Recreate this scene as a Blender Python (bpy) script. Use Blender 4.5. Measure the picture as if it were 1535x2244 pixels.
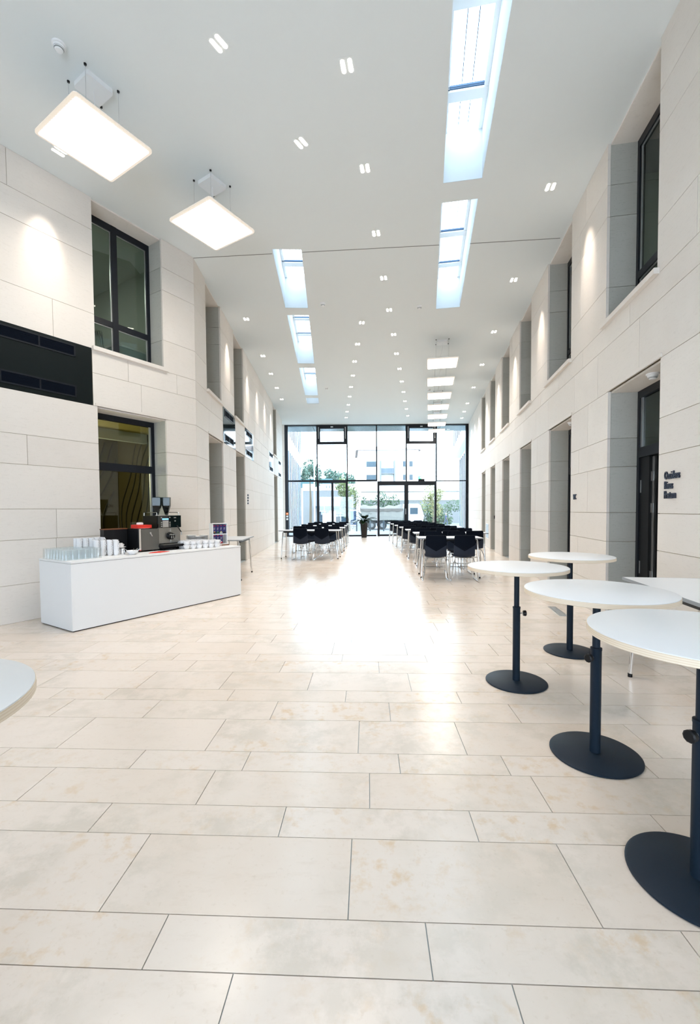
import bpy, bmesh, math, random
from mathutils import Vector, Matrix

for o in list(bpy.data.objects):
    bpy.data.objects.remove(o, do_unlink=True)
scene = bpy.context.scene
COL = scene.collection
PI = math.pi

# ------------------------------------------------------------------ camera, sky, exposure
PITCH, ROLL, HCAM, FPX = .035, .007, 1.28, 950.0
cam_d = bpy.data.cameras.new('camera')
cam = bpy.data.objects.new('camera', cam_d)
COL.objects.link(cam)
_F = Vector((0, math.cos(PITCH), -math.sin(PITCH)))
_U = Vector((0, math.sin(PITCH), math.cos(PITCH)))
_R = Vector((1, 0, 0))
_R2 = _R * math.cos(ROLL) - _U * math.sin(ROLL)
_U2 = _U * math.cos(ROLL) + _R * math.sin(ROLL)
m3 = Matrix((_R2, _U2, -_F)).transposed()
cam.matrix_world = Matrix.Translation((0, 0, HCAM)) @ m3.to_4x4()
cam_d.sensor_fit = 'VERTICAL'
cam_d.sensor_height = 36.0
cam_d.lens = FPX / 2244 * 36
cam_d.shift_y = 29 / 2244
cam_d.clip_start = .05
cam_d.clip_end = 500
scene.camera = cam

world = bpy.data.worlds.new('sky')
scene.world = world
world.use_nodes = True
bg = world.node_tree.nodes['Background']
bg.inputs['Color'].default_value = (.79, .92, 1.08, 1)
bg.inputs['Strength'].default_value = 4.0

vs = scene.view_settings
vs.view_transform = 'Standard'
try:
    vs.look = 'None'
except Exception:
    pass
vs.gamma = 1.0
vs.use_curve_mapping = False
vs.exposure = 1.38
scene.cycles.transparent_max_bounces = 40
SPOT_W = 38.0        # wall-washing downlights
FILL_W = 52.0        # middle downlights
PENDANT = 6.0        # pendant diffuser radiance

# ------------------------------------------------------------------ materials
def new_mat(name):
    m = bpy.data.materials.new(name)
    m.use_nodes = True
    return m, m.node_tree.nodes, m.node_tree.links, m.node_tree.nodes['Principled BSDF']

def mat(name, col, rough=.5, metal=0.0, spec=.5, coat=0.0, var=0.0, scale=20.0, bump=0.0):
    m, N, L, b = new_mat(name)
    b.inputs['Base Color'].default_value = (*col, 1)
    b.inputs['Roughness'].default_value = rough
    b.inputs['Metallic'].default_value = metal
    b.inputs['Specular IOR Level'].default_value = spec
    b.inputs['Coat Weight'].default_value = coat
    if var > 0 or bump > 0:
        tc = N.new('ShaderNodeTexCoord')
        nz = N.new('ShaderNodeTexNoise')
        nz.inputs['Scale'].default_value = scale
        nz.inputs['Detail'].default_value = 4
        L.new(tc.outputs['Object'], nz.inputs['Vector'])
        if var > 0:
            mx = N.new('ShaderNodeMix'); mx.data_type = 'RGBA'
            mx.inputs[6].default_value = (*[c * (1 - var) for c in col], 1)
            mx.inputs[7].default_value = (*[min(1, c * (1 + var)) for c in col], 1)
            L.new(nz.outputs['Fac'], mx.inputs[0])
            L.new(mx.outputs[2], b.inputs['Base Color'])
        if bump > 0:
            bp = N.new('ShaderNodeBump'); bp.inputs['Strength'].default_value = bump
            bp.inputs['Distance'].default_value = .002
            L.new(nz.outputs['Fac'], bp.inputs['Height'])
            L.new(bp.outputs['Normal'], b.inputs['Normal'])
    return m

def emit(name, col, strength):
    m, N, L, b = new_mat(name)
    b.inputs['Base Color'].default_value = (*col, 1)
    b.inputs['Emission Color'].default_value = (*col, 1)
    b.inputs['Emission Strength'].default_value = strength
    return m

def glass_mat(name, tint, refl=1.0, rough=0.0):
    m, N, L, b = new_mat(name)
    N.remove(b)
    out = N['Material Output']
    tr = N.new('ShaderNodeBsdfTransparent'); tr.inputs['Color'].default_value = (*tint, 1)
    gl = N.new('ShaderNodeBsdfGlossy'); gl.inputs['Roughness'].default_value = rough
    gl.inputs['Color'].default_value = (.95, 1, 1, 1)
    # Schlick reflectance from the facing angle, the same on both faces of the pane
    fr = N.new('ShaderNodeLayerWeight'); fr.inputs['Blend'].default_value = .5
    pw = N.new('ShaderNodeMath'); pw.operation = 'POWER'; pw.inputs[1].default_value = 5.0
    L.new(fr.outputs['Facing'], pw.inputs[0])
    mu = N.new('ShaderNodeMath'); mu.operation = 'MULTIPLY_ADD'; mu.inputs[1].default_value = min(1, refl) * .9; mu.inputs[2].default_value = .045 * refl
    L.new(pw.outputs[0], mu.inputs[0])
    mx = N.new('ShaderNodeMixShader')
    L.new(mu.outputs[0], mx.inputs[0]); L.new(tr.outputs[0], mx.inputs[1]); L.new(gl.outputs[0], mx.inputs[2])
    L.new(mx.outputs[0], out.inputs['Surface'])
    return m

def stone_mat(name, cols, rough0, rough1, stretch, stain, spec=.5, tone=.12):
    """limestone: a tone per piece, soft clouds, thin dashes along the bed, rusty and grey stains"""
    m, N, L, b = new_mat(name)
    geo = N.new('ShaderNodeNewGeometry'); oi = N.new('ShaderNodeObjectInfo')
    ad = N.new('ShaderNodeMath'); ad.operation = 'ADD'
    L.new(oi.outputs['Random'], ad.inputs[0]); L.new(geo.outputs['Random Per Island'], ad.inputs[1])
    frc = N.new('ShaderNodeMath'); frc.operation = 'FRACT'; L.new(ad.outputs[0], frc.inputs[0])
    off = N.new('ShaderNodeVectorMath'); off.operation = 'SCALE'
    off.inputs[0].default_value = (37.0, 53.0, 71.0); L.new(frc.outputs[0], off.inputs['Scale'])
    pos = N.new('ShaderNodeVectorMath'); pos.operation = 'ADD'
    L.new(geo.outputs['Position'], pos.inputs[0]); L.new(off.outputs[0], pos.inputs[1])
    def noise(scale, detail, vec=None, rough=.55):
        n = N.new('ShaderNodeTexNoise'); n.inputs['Scale'].default_value = scale
        n.inputs['Detail'].default_value = detail; n.inputs['Roughness'].default_value = rough
        L.new(vec or pos.outputs[0], n.inputs['Vector']); return n
    def ramp(src, p0, p1, c0=(0, 0, 0, 1), c1=(1, 1, 1, 1)):
        r = N.new('ShaderNodeValToRGB'); r.color_ramp.elements[0].position = p0; r.color_ramp.elements[1].position = p1
        r.color_ramp.elements[0].color = c0; r.color_ramp.elements[1].color = c1
        L.new(src, r.inputs['Fac']); return r
    def mix(fac, a, bb, mode='MIX'):
        x = N.new('ShaderNodeMix'); x.data_type = 'RGBA'; x.blend_type = mode
        if isinstance(fac, float): x.inputs[0].default_value = fac
        else: L.new(fac, x.inputs[0])
        for k, s in ((6, a), (7, bb)):
            if isinstance(s, tuple): x.inputs[k].default_value = (*s, 1)
            else: L.new(s, x.inputs[k])
        return x.outputs[2]
    base = mix(frc.outputs[0], cols[0], cols[1])
    cl = noise(2.3, 6)
    base = mix(ramp(cl.outputs['Fac'], .40, .68).outputs['Color'], base, cols[2])
    st = N.new('ShaderNodeMapping'); st.inputs['Scale'].default_value = stretch
    L.new(pos.outputs[0], st.inputs['Vector'])
    ds = noise(9, 5, st.outputs[0], .7)
    r = ramp(ds.outputs['Fac'], .55, .75, (0, 0, 0, 1), (tone, tone, tone, 1))
    base = mix(r.outputs['Color'], base, cols[3])
    fl = noise(55, 3, None, .6)
    r = ramp(fl.outputs['Fac'], .60, .72, (0, 0, 0, 1), (stain[0],) * 3 + (1,))
    base = mix(r.outputs['Color'], base, cols[3])
    if stain[1] > 0:
        a1 = noise(1.1, 3); a2 = noise(14, 6, None, .65)
        mm = N.new('ShaderNodeMath'); mm.operation = 'MULTIPLY'
        L.new(ramp(a1.outputs['Fac'], .46, .62).outputs['Color'], mm.inputs[0])
        L.new(ramp(a2.outputs['Fac'], .52, .68).outputs['Color'], mm.inputs[1])
        m2 = N.new('ShaderNodeMath'); m2.operation = 'MULTIPLY'; m2.inputs[1].default_value = stain[1]
        L.new(mm.outputs[0], m2.inputs[0])
        base = mix(m2.outputs[0], base, (.62, .44, .24))
        g1 = noise(1.7, 3); g2 = noise(6, 7, None, .7)
        mm = N.new('ShaderNodeMath'); mm.operation = 'MULTIPLY'
        L.new(ramp(g1.outputs['Fac'], .44, .60).outputs['Color'], mm.inputs[0])
        L.new(ramp(g2.outputs['Fac'], .44, .58).outputs['Color'], mm.inputs[1])
        m2 = N.new('ShaderNodeMath'); m2.operation = 'MULTIPLY'; m2.inputs[1].default_value = .55
        L.new(mm.outputs[0], m2.inputs[0])
        base = mix(m2.outputs[0], base, (.56, .52, .45))
    L.new(base, b.inputs['Base Color'])
    rr = N.new('ShaderNodeMapRange'); rr.inputs['To Min'].default_value = rough0; rr.inputs['To Max'].default_value = rough1
    L.new(cl.outputs['Fac'], rr.inputs['Value']); L.new(rr.outputs[0], b.inputs['Roughness'])
    b.inputs['Specular IOR Level'].default_value = spec
    return m

M = {}
M['wall_stone'] = stone_mat('wall limestone', [(.72, .675, .625), (.79, .75, .70), (.755, .715, .67), (.50, .465, .415)],
                            .55, .7, (1.2, 1.2, 9.0), (.18, 0), .25, .30)
M['floor_stone'] = stone_mat('polished floor limestone', [(.705, .625, .545), (.75, .685, .625), (.725, .66, .595), (.50, .41, .31)],
                             .17, .27, (1.0, 3.0, 1.0), (.20, .60), .5, .20)
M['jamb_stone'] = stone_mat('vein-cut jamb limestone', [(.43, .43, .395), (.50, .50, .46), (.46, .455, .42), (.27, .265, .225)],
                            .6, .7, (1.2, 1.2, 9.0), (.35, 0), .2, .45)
M['mortar'] = mat('sandy joint mortar', (.42, .36, .27), .9)
M['grout'] = mat('grey floor grout', (.36, .41, .43), .7)
M['ceiling'] = mat('matt white ceiling', (.745, .79, .795), .9, spec=.1)
M['white'] = mat('white paint', (.84, .86, .87), .5)
M['shaft'] = mat('skylight shaft paint', (.60, .63, .65), .8, spec=.1)
M['laminate'] = mat('white laminate', (.80, .82, .84), .38, spec=.4)
M['counter'] = mat('white counter board', (.78, .81, .835), .45, spec=.4)
M['black_frame'] = mat('anthracite window frame', (.004, .007, .013), .4, spec=.35)
M['black'] = mat('black plastic', (.004, .005, .007), .45, spec=.3)
M['black_gloss'] = mat('black glossy glass panel', (.004, .010, .011), .05, spec=.8)
M['black_satin'] = mat('black satin panel', (.002, .006, .007), .35, spec=.25)
M['pole'] = mat('anthracite powder coat', (.007, .017, .031), .5, spec=.2, var=.15, scale=400, bump=.15)
M['shell'] = mat('navy black chair plastic', (.006, .015, .034), .45, spec=.3)
M['cover'] = mat('black chair fabric', (.003, .006, .013), .85, spec=.1, bump=.3, scale=300)
M['chrome'] = mat('chrome', (.80, .82, .84), .12, 1.0)
M['steel'] = mat('brushed steel', (.42, .43, .42), .33, 1.0, var=.1, scale=60)
M['steel_grey'] = mat('grey machine front', (.16, .165, .155), .35, .6)
M['porcelain'] = mat('white porcelain', (.86, .87, .89), .18)
M['red'] = mat('red paper', (.72, .035, .02), .7)
M['orange'] = mat('orange plastic', (.85, .20, .02), .5)
M['tea_blue'] = mat('dark blue printed carton', (.018, .022, .13), .5)
M['green_sign'] = emit('lit green sign', (.0, .62, .30), .8)
M['white_sign'] = emit('lit white pictogram', (.9, 1, .95), 1.0)
M['display'] = emit('blue display', (.12, .35, .85), 1.2)
M['brown'] = mat('brown wood tray', (.16, .055, .02), .5)
M['beans'] = mat('coffee beans', (.03, .013, .006), .5, var=.5, scale=120)
M['planter'] = mat('dark brown woven planter', (.012, .008, .006), .7, var=.4, scale=90, bump=.6)
M['leaf'] = mat('dark green leaf', (.006, .024, .006), .35, var=.4, scale=8)
M['bark'] = mat('bark', (.10, .075, .05), .9, var=.3, scale=15)
M['glass'] = glass_mat('clear window glass', (.93, .98, .98), 1.0)
M['glass_green'] = glass_mat('green tinted window glass', (.62, .67, .62), 1.0)
M['tumbler'] = glass_mat('thin drinking glass', (.97, .98, .985), 1.0, .02)
_n = M['tumbler'].node_tree; _o = _n.nodes['Material Output']; _s = _o.inputs['Surface'].links[0].from_socket
_d = _n.nodes.new('ShaderNodeBsdfTranslucent'); _d.inputs['Color'].default_value = (.92, .95, .97, 1)
_x = _n.nodes.new('ShaderNodeMixShader'); _x.inputs[0].default_value = .10
_n.links.new(_s, _x.inputs[1]); _n.links.new(_d.outputs[0], _x.inputs[2]); _n.links.new(_x.outputs[0], _o.inputs['Surface'])
M['smoke'] = glass_mat('smoked hopper plastic', (.38, .42, .43), .5, .08)
M['silver'] = mat('silver aluminium', (.62, .64, .65), .35, .9)
M['lamp_rim'] = emit('warm lamp rim', (1.0, .88, .74), .30)
M['lamp_rim'].node_tree.nodes['Principled BSDF'].inputs['Base Color'].default_value = (.12, .11, .10, 1)
M['diffuser'] = emit('lit prismatic diffuser', (1.0, .94, .84), PENDANT)
M['led'] = emit('lit downlight lens', (1.0, .88, .76), 9.0)

def plywood():
    m, N, L, b = new_mat('birch plywood edge')
    g = N.new('ShaderNodeNewGeometry'); sp = N.new('ShaderNodeSeparateXYZ'); L.new(g.outputs['Position'], sp.inputs[0])
    nz = N.new('ShaderNodeTexNoise'); nz.inputs['Scale'].default_value = 14; L.new(g.outputs['Position'], nz.inputs['Vector'])
    ma = N.new('ShaderNodeMath'); ma.operation = 'MULTIPLY_ADD'; ma.inputs[1].default_value = 900.0
    L.new(sp.outputs['Z'], ma.inputs[0]); L.new(nz.outputs['Fac'], ma.inputs[2])
    sn = N.new('ShaderNodeMath'); sn.operation = 'SINE'; L.new(ma.outputs[0], sn.inputs[0])
    r = N.new('ShaderNodeValToRGB'); L.new(sn.outputs[0], r.inputs['Fac'])
    r.color_ramp.elements[0].color = (.75, .63, .48, 1); r.color_ramp.elements[1].color = (.85, .76, .63, 1)
    L.new(r.outputs['Color'], b.inputs['Base Color']); b.inputs['Roughness'].default_value = .55
    return m
M['plywood'] = plywood()

# ------------------------------------------------------------------ mesh helpers
class MB:
    def __init__(s): s.v = []; s.f = []; s.m = []
    def face(s, idx, mi=0): s.f.append(tuple(idx)); s.m.append(mi)
    def obox(s, o, a, b, c, mi=0):
        """box from a corner and three edge vectors"""
        o, a, b, c = map(Vector, (o, a, b, c)); n = len(s.v)
        if a.cross(b).dot(c) < 0: a, b = b, a
        s.v += [o, o + a, o + a + b, o + b, o + c, o + a + c, o + a + b + c, o + b + c]
        for q in ((0, 3, 2, 1), (4, 5, 6, 7), (0, 1, 5, 4), (1, 2, 6, 5), (2, 3, 7, 6), (3, 0, 4, 7)):
            s.face([n + i for i in q], mi)
        return s
    def box(s, x0, x1, y0, y1, z0, z1, mi=0):
        return s.obox((x0, y0, z0), (x1 - x0, 0, 0), (0, y1 - y0, 0), (0, 0, z1 - z0), mi)
    def quad(s, a, b, c, d, mi=0):
        n = len(s.v); s.v += [Vector(p) for p in (a, b, c, d)]; s.face((n, n + 1, n + 2, n + 3), mi); return s
    def tube(s, pts, r, n=8, mi=0, caps=True):
        pts = [Vector(p) for p in pts]; rs = r if isinstance(r, (list, tuple)) else [r] * len(pts)
        rings = []; up = None
        for i, p in enumerate(pts):
            d = (pts[min(i + 1, len(pts) - 1)] - pts[max(i - 1, 0)]).normalized()
            if up is None:
                up = Vector((0, 0, 1)) if abs(d.z) < .9 else Vector((1, 0, 0))
            x = d.cross(up).normalized(); y = x.cross(d).normalized(); up = y
            k = len(s.v)
            for j in range(n):
                a = 2 * PI * j / n; s.v.append(p + x * (math.cos(a) * rs[i]) + y * (math.sin(a) * rs[i]))
            rings.append(k)
        for i in range(len(rings) - 1):
            a, b = rings[i], rings[i + 1]
            for j in range(n):
                s.face((a + j, b + j, b + (j + 1) % n, a + (j + 1) % n), mi)
        if caps:
            s.face([rings[0] + j for j in range(n)], mi); s.face([rings[-1] + n - 1 - j for j in range(n)], mi)
        return s
    def lathe(s, prof, n=24, c=(0, 0, 0), mi=0, sx=1.0, sy=1.0):
        c = Vector(c); rings = []
        for r, z in prof:
            k = len(s.v)
            if r < 1e-6: s.v.append(c + Vector((0, 0, z))); rings.append((k, 1))
            else:
                for j in range(n):
                    a = 2 * PI * j / n; s.v.append(c + Vector((math.cos(a) * r * sx, math.sin(a) * r * sy, z)))
                rings.append((k, n))
        for (a, na), (b, nb) in zip(rings, rings[1:]):
            for j in range(n):
                j2 = (j + 1) % n
                if na == 1 and nb == 1: continue
                if na == 1: s.face((a, b + j2, b + j), mi)
                elif nb == 1: s.face((a + j, a + j2, b), mi)
                else: s.face((a + j, a + j2, b + j2, b + j), mi)
        return s
    def prism(s, poly, z0, z1, mi=0):
        n = len(poly); k = len(s.v)
        s.v += [Vector((x, y, z0)) for x, y in poly] + [Vector((x, y, z1)) for x, y in poly]
        s.face([k + n - 1 - i for i in range(n)], mi); s.face([k + n + i for i in range(n)], mi)
        for i in range(n): s.face((k + i, k + (i + 1) % n, k + n + (i + 1) % n, k + n + i), mi)
        return s
    def xform(s, mtx, start=0):
        for i in range(start, len(s.v)): s.v[i] = mtx @ s.v[i]
        return s
    def mesh(s, name, mats, smooth=False):
        me = bpy.data.meshes.new(name); me.from_pydata([tuple(v) for v in s.v], [], s.f)
        for m in (mats if isinstance(mats, (list, tuple)) else [mats]): me.materials.append(m)
        me.polygons.foreach_set('material_index', s.m)
        if smooth:
            me.polygons.foreach_set('use_smooth', [True] * len(s.f))
        me.update()
        if smooth:
            try: me.set_sharp_from_angle(angle=math.radians(40))
            except Exception: pass
        return me

def link(name, me, parent=None, loc=None, rot=None):
    o = bpy.data.objects.new(name, me); COL.objects.link(o)
    if parent: o.parent = parent
    if loc is not None: o.location = loc
    if rot is not None: o.rotation_euler = (0, 0, rot) if isinstance(rot, (int, float)) else rot
    return o
def obj(name, mb, mats, parent=None, loc=None, rot=None, smooth=False):
    return link(name, mb.mesh(name, mats, smooth), parent, loc, rot)
def tag(o, label, cat, group=None):
    o['label'] = label; o['category'] = cat
    if group: o['group'] = group
    return o
def thing(name, label, cat, loc=(0, 0, 0), rot=0, group=None):
    return tag(link(name, None, None, loc, rot), label, cat, group)
def struct(name, mb=None, mats=None, parent=None, loc=None, rot=None):
    o = obj(name, mb, mats, parent, loc, rot) if mb else link(name, None, parent, loc, rot)
    if parent is None: o['kind'] = 'structure'
    return o
def dup(root, loc, rot=0, label=None, group=None):
    r = root.copy(); COL.objects.link(r); r.location = loc; r.rotation_euler = (0, 0, rot)
    if label: r['label'] = label
    if group: r['group'] = group
    for ch in list(root.children):
        c = ch.copy(); COL.objects.link(c); c.parent = r
        for g in list(ch.children):
            d = g.copy(); COL.objects.link(d); d.parent = c
    return r
UNIT = {}
def unit_cube(m):
    if m.name not in UNIT:
        UNIT[m.name] = MB().box(0, 1, 0, 1, 0, 1).mesh('block', m)
    return UNIT[m.name]
def block(name, m, o, ex, lx, ey, ly, lz, parent):
    """one stone or tile: the shared cube, placed and sized"""
    b = bpy.data.objects.new(name, unit_cube(m)); COL.objects.link(b); b.parent = parent
    ex = Vector(ex); ey = Vector(ey)
    b.matrix_local = Matrix.Translation(o) @ Matrix((ex, ey, Vector((0, 0, 1)))).transposed().to_4x4() @ Matrix.Diagonal((lx, ly, lz, 1))
    return b
ORD = ['first', 'second', 'third', 'fourth', 'fifth', 'sixth', 'seventh', 'eighth', 'ninth', 'tenth', 'eleventh', 'twelfth', 'thirteenth', 'fourteenth', 'fifteenth', 'sixteenth']

# ------------------------------------------------------------------ hall geometry
HC = 5.40
TR = Vector((.175, 1, 0)).normalized(); NR = Vector((-TR.y, TR.x, 0))      # right wall: direction, inward normal
TL = Vector((-.0436, 1, 0)).normalized(); NL = Vector((TL.y, -TL.x, 0))
TN = Vector((.62, 1, 0)).normalized(); NN = Vector((TN.y, -TN.x, 0))
OR_, OL_, ON_ = Vector((2.07, 0, 0)), Vector((-2.207, 0, 0)), Vector((-2.52, 7.19, 0))
class W:
    def __init__(s, o, t, n): s.o, s.t, s.n = o, t, n
    def u(s, Y): return (Y - s.o.y) / s.t.y
    def p(s, Y, d, z): return s.o + s.t * s.u(Y) + s.n * d + Vector((0, 0, z))
WR, WL, WN = W(OR_, TR, NR), W(OL_, TL, NL), W(ON_, TN, NN)

def build_wall(name, w, Y0, Y1, zs, holes, seed, lens=(.75, 1.25), jamb_far=True):
    """backing wall with recessed joints, one block per stone; holes = (Y0, Y1, z0, z1, kind)"""
    rnd = random.Random(seed)
    bk = MB(); ys = sorted({Y0, Y1, *[h[0] for h in holes], *[h[1] for h in holes]})
    zz = sorted({0, HC, *[h[2] for h in holes], *[h[3] for h in holes]})
    DEP = .33
    for a, b in zip(ys, ys[1:]):
        for c, d in zip(zz, zz[1:]):
            ym, zm = (a + b) / 2, (c + d) / 2
            if any(h[0] < ym < h[1] and h[2] < zm < h[3] and h[4] != 'panel' for h in holes): continue
            dd = .05 if any(h[0] < ym < h[1] and h[2] < zm < h[3] for h in holes) else .007
            bk.obox(w.p(a, -dd, c), w.t * ((b - a) / w.t.y), -w.n * (DEP - dd), (0, 0, d - c))
    root = struct(name, bk, M['mortar'])
    g = .0025
    def stone(ya, yb, za, zb):
        block('stone_block', M['wall_stone'], w.p(ya, -.03, za + g) + w.t * g, w.t, (yb - ya) / w.t.y - 2 * g, w.n, .03, zb - za - 2 * g, root)
    for i, (za, zb) in enumerate(zip(zs, zs[1:])):
        segs = [(Y0, Y1)]
        for h in holes:
            if h[2] < zb - .02 and h[3] > za + .02:
                new = []
                for a, b in segs:
                    if h[1] <= a or h[0] >= b: new.append((a, b)); continue
                    if h[0] > a: new.append((a, h[0]))
                    if h[1] < b: new.append((h[1], b))
                segs = new
        for a, b in segs:
            cuts = [a]; y = a + rnd.uniform(.35, 1.1) * w.t.y
            while y < b - .28:
                cuts.append(y); y += rnd.uniform(*lens) * w.t.y
            cuts.append(b)
            for c, d in zip(cuts, cuts[1:]):
                hit = lambda y: any(abs(y - h[q]) < 1e-6 and h[2] < zb - .02 and h[3] > za + .02 and h[4] != 'panel' for h in holes for q in (0, 1))
                stone(c - (.0175 if hit(c) else 0), d + (.0175 if hit(d) else 0), za, zb)
    for h in holes:
        if h[4] == 'panel': continue
        row = [z for z in zs if h[2] < z < h[3]]; row = [h[2]] + row + [h[3]]
        for za, zb in zip(row, row[1:]):
            if zb - za < .06: continue
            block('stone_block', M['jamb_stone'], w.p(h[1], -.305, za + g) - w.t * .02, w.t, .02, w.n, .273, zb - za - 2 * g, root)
        block('stone_block', M['wall_stone'], w.p(h[0], -.305, h[2]), w.t, .02, w.n, .273, h[3] - h[2], root)
        top = h[3]
        block('soffit', M['wall_stone'], w.p(h[0], -.305, top - .02) + w.t * .02, w.t, (h[1] - h[0]) / w.t.y - .04, w.n, .273, .02, root)
        if h[4] == 'door':
            block('lintel_strip', M['wall_stone'], w.p(h[0], -.03, top) - w.t * .01, w.t, (h[1] - h[0]) / w.t.y + .02, w.n, .042, .035, root)
    return root

ZR = [0, .38, .90, 1.23, 1.75, 2.07, 2.60, 3.12, 3.36, 3.80, 4.59, 4.94, HC]
ZL = [0, .44, .96, 1.32, 1.84, 2.19, 2.69, 3.12, 3.42, 3.89, 4.64, 4.98, HC]
R_UP = [(3.93, 5.07), (6.24, 7.47), (8.60, 9.68), (10.81, 11.93), (13.0, 14.08), (15.15, 16.2)]
R_DN = [(3.85, 4.98), (6.19, 7.34), (8.53, 9.58), (10.75, 11.78), (12.95, 13.92), (15.07, 16.06)]
L_UP = [(7.84, 8.90), (10.05, 11.16), (16.82, 17.85)]
L_DN = [(7.90, 8.98), (10.15, 11.24), (16.93, 18.0)]
L_PAN = [(8.98, 10.12), (11.27, 12.46), (15.62, 16.80), (18.37, 19.38)]
N_UP = (5.81, 6.71); N_DN = (5.82, 6.73); N_PAN = (4.80, 5.79)
wall_right = build_wall('wall_right', WR, 1.2, 21.3, ZR,
    [(*a, 3.41, HC, 'win') for a in R_UP] + [(*a, 0, 2.60, 'door') for a in R_DN], 5, (.8, 1.35))
wall_left = build_wall('wall_left', WL, 7.19, 19.95, ZL,
    [(*a, 3.47, HC, 'win') for a in L_UP] + [(*a, 0, 2.69, 'door') for a in L_DN] + [(*a, 2.69, 3.44, 'panel') for a in L_PAN], 11, (.8, 1.3))
wall_front_left = build_wall('wall_front_left', WN, 2.6, 7.19, ZL,
    [(*N_UP, 3.47, HC, 'win'), (*N_DN, 0, 2.69, 'door'), (*N_PAN, 2.69, 3.44, 'panel')], 23, (.75, 1.15))
# stretches behind the photographer and the return piers beside the glass front
struct('wall_rear_left', MB().obox(WN.p(2.6, 0, 0), (0, -6.6, 0), (-.3, 0, 0), (0, 0, HC)), M['wall_stone'])
struct('wall_rear_right', MB().obox(WR.p(1.2, 0, 0), -TR * 5.2, -NR * .3, (0, 0, HC)), M['wall_stone'])
struct('wall_rear', MB().box(-5.8, -3.2, -4.0, -3.7, 0, HC).box(-3.2, .4, -4.0, -3.7, 2.7, HC).box(.4, 1.7, -4.0, -3.7, 0, HC), M['wall_stone'])  # opening in this unseen wall added to let in frontal fill light
def pier(name, x0, x1, y0, y1):
    r = struct(name, MB().box(x0 + .006, x1 - .006, y0 + .006, y1, 0, HC), M['mortar'])
    for za, zb in zip(ZL, ZL[1:]):
        block('stone_block', M['wall_stone'], (x0, y0, za + .0025), (1, 0, 0), x1 - x0, (0, 1, 0), .02, zb - za - .005, r)
pier('wall_back_left', -3.75, -3.135, 21.02, 21.5)
pier('wall_back_right', 5.845, 6.4, 21.02, 21.5)
struct('wall_left_end', MB().obox(WL.p(19.95, -.33, 0), TL * .02, NL * .33, (0, 0, HC)).box(-3.80, -3.70, 19.97, 21.05, 0, HC), M['wall_stone'])

# ------------------------------------------------------------------ floor: every near tile its own piece
FA = .042
FU = Vector((math.cos(FA), -math.sin(FA), 0)); FV = Vector((math.sin(FA), math.cos(FA), 0))
floor = struct('floor', MB().box(-9, 7.6, -4, 21.35, -.12, -.006), M['grout'])
rows = [(1.142, 1.309, [-.64, .17]), (1.309, 1.644, [-.87, -.07, .71]), (1.644, 1.817, [-1.13, -.36, .42, 1.17]),
        (1.817, 2.068, [-1.57, -.76, 0, .77]), (2.068, 2.238, [-1.2, -.63, .15, .68, 1.37]), (2.238, 2.589, [-1.7, -.88, -.06, .51, 1.5]),
        (2.589, 2.843, [-2.01, -1.41, -.61, .13, .91, 1.66]), (2.843, 3.026, [-2.2, -1.81, -.96, -.16, .61, 1.4]),
        (3.026, 3.362, [-2.44, -1.69, -1.08, -.44, .3, 1.05, 1.82]), (3.362, 3.616, [-2.71, -1.9, -1.47, -.71, .08, .8, 1.47]),
        (3.616, 3.793, [-2.42, -1.7, -.97, -.23, .49]), (3.793, 4.127, [-1.10, -.33, .34]), (4.127, 4.395, [-.95, -.17, .62]),
        (4.395, 4.565, [-1.18, -.44, .29])]
rnd = random.Random(3)
v = 1.142; k = 0
pre = []
for wdt in (.335, .25, .175, .335, .25, .175, .335, .25, .175, .335, .25, .175, .335):
    pre.append((v - wdt, v, [rnd.uniform(-.4, .4)])); v -= wdt
pre[0] = (pre[0][0], pre[0][1], [-.38, .38])
v = 4.565
post = []
cyc = (.33, .175, .255)
while v < 21.2:
    wdt = cyc[k % 3]; k += 1
    post.append((v, min(v + wdt, 21.25), [rnd.uniform(-.4, .4)])); v += wdt
tiles = []
for v0, v1, js in pre + rows + post:
    vm = (v0 + v1) / 2
    xr = 2.10 + .175 * vm; xl = -2.5 + .62 * (vm - 7.19) if vm < 7.19 else -2.2 - .0436 * vm
    if vm < 2.6: xl = -5.3
    ul, ur = xl * math.cos(FA) - vm * FA - .02, xr * math.cos(FA) - vm * FA + .02
    js = sorted(js)
    while js[0] > ul: js.insert(0, js[0] - rnd.uniform(.74, .82))
    while js[-1] < ur: js.append(js[-1] + rnd.uniform(.74, .82))
    js[0] = ul; js[-1] = ur
    js = [js[0]] + [j for j in js[1:-1] if ul + .08 < j < ur - .08] + [js[-1]]
    for a, b in zip(js, js[1:]): tiles.append((v0, v1, a, b))
far = MB(); n = 0
for v0, v1, a, b in tiles:
    g = .0018
    o = FU * (a + g) + FV * (v0 + g) + Vector((0, 0, -.02))
    if v1 > .7 and n < 296:
        block('floor_tile', M['floor_stone'], o, FU, b - a - 2 * g, FV, v1 - v0 - 2 * g, .02, floor); n += 1
    else:
        far.obox(o, FU * (b - a - 2 * g), FV * (v1 - v0 - 2 * g), (0, 0, .02))
ft = obj('far_floor_tiles', far, M['floor_stone'], floor); ft['kind'] = 'stuff'

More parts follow.
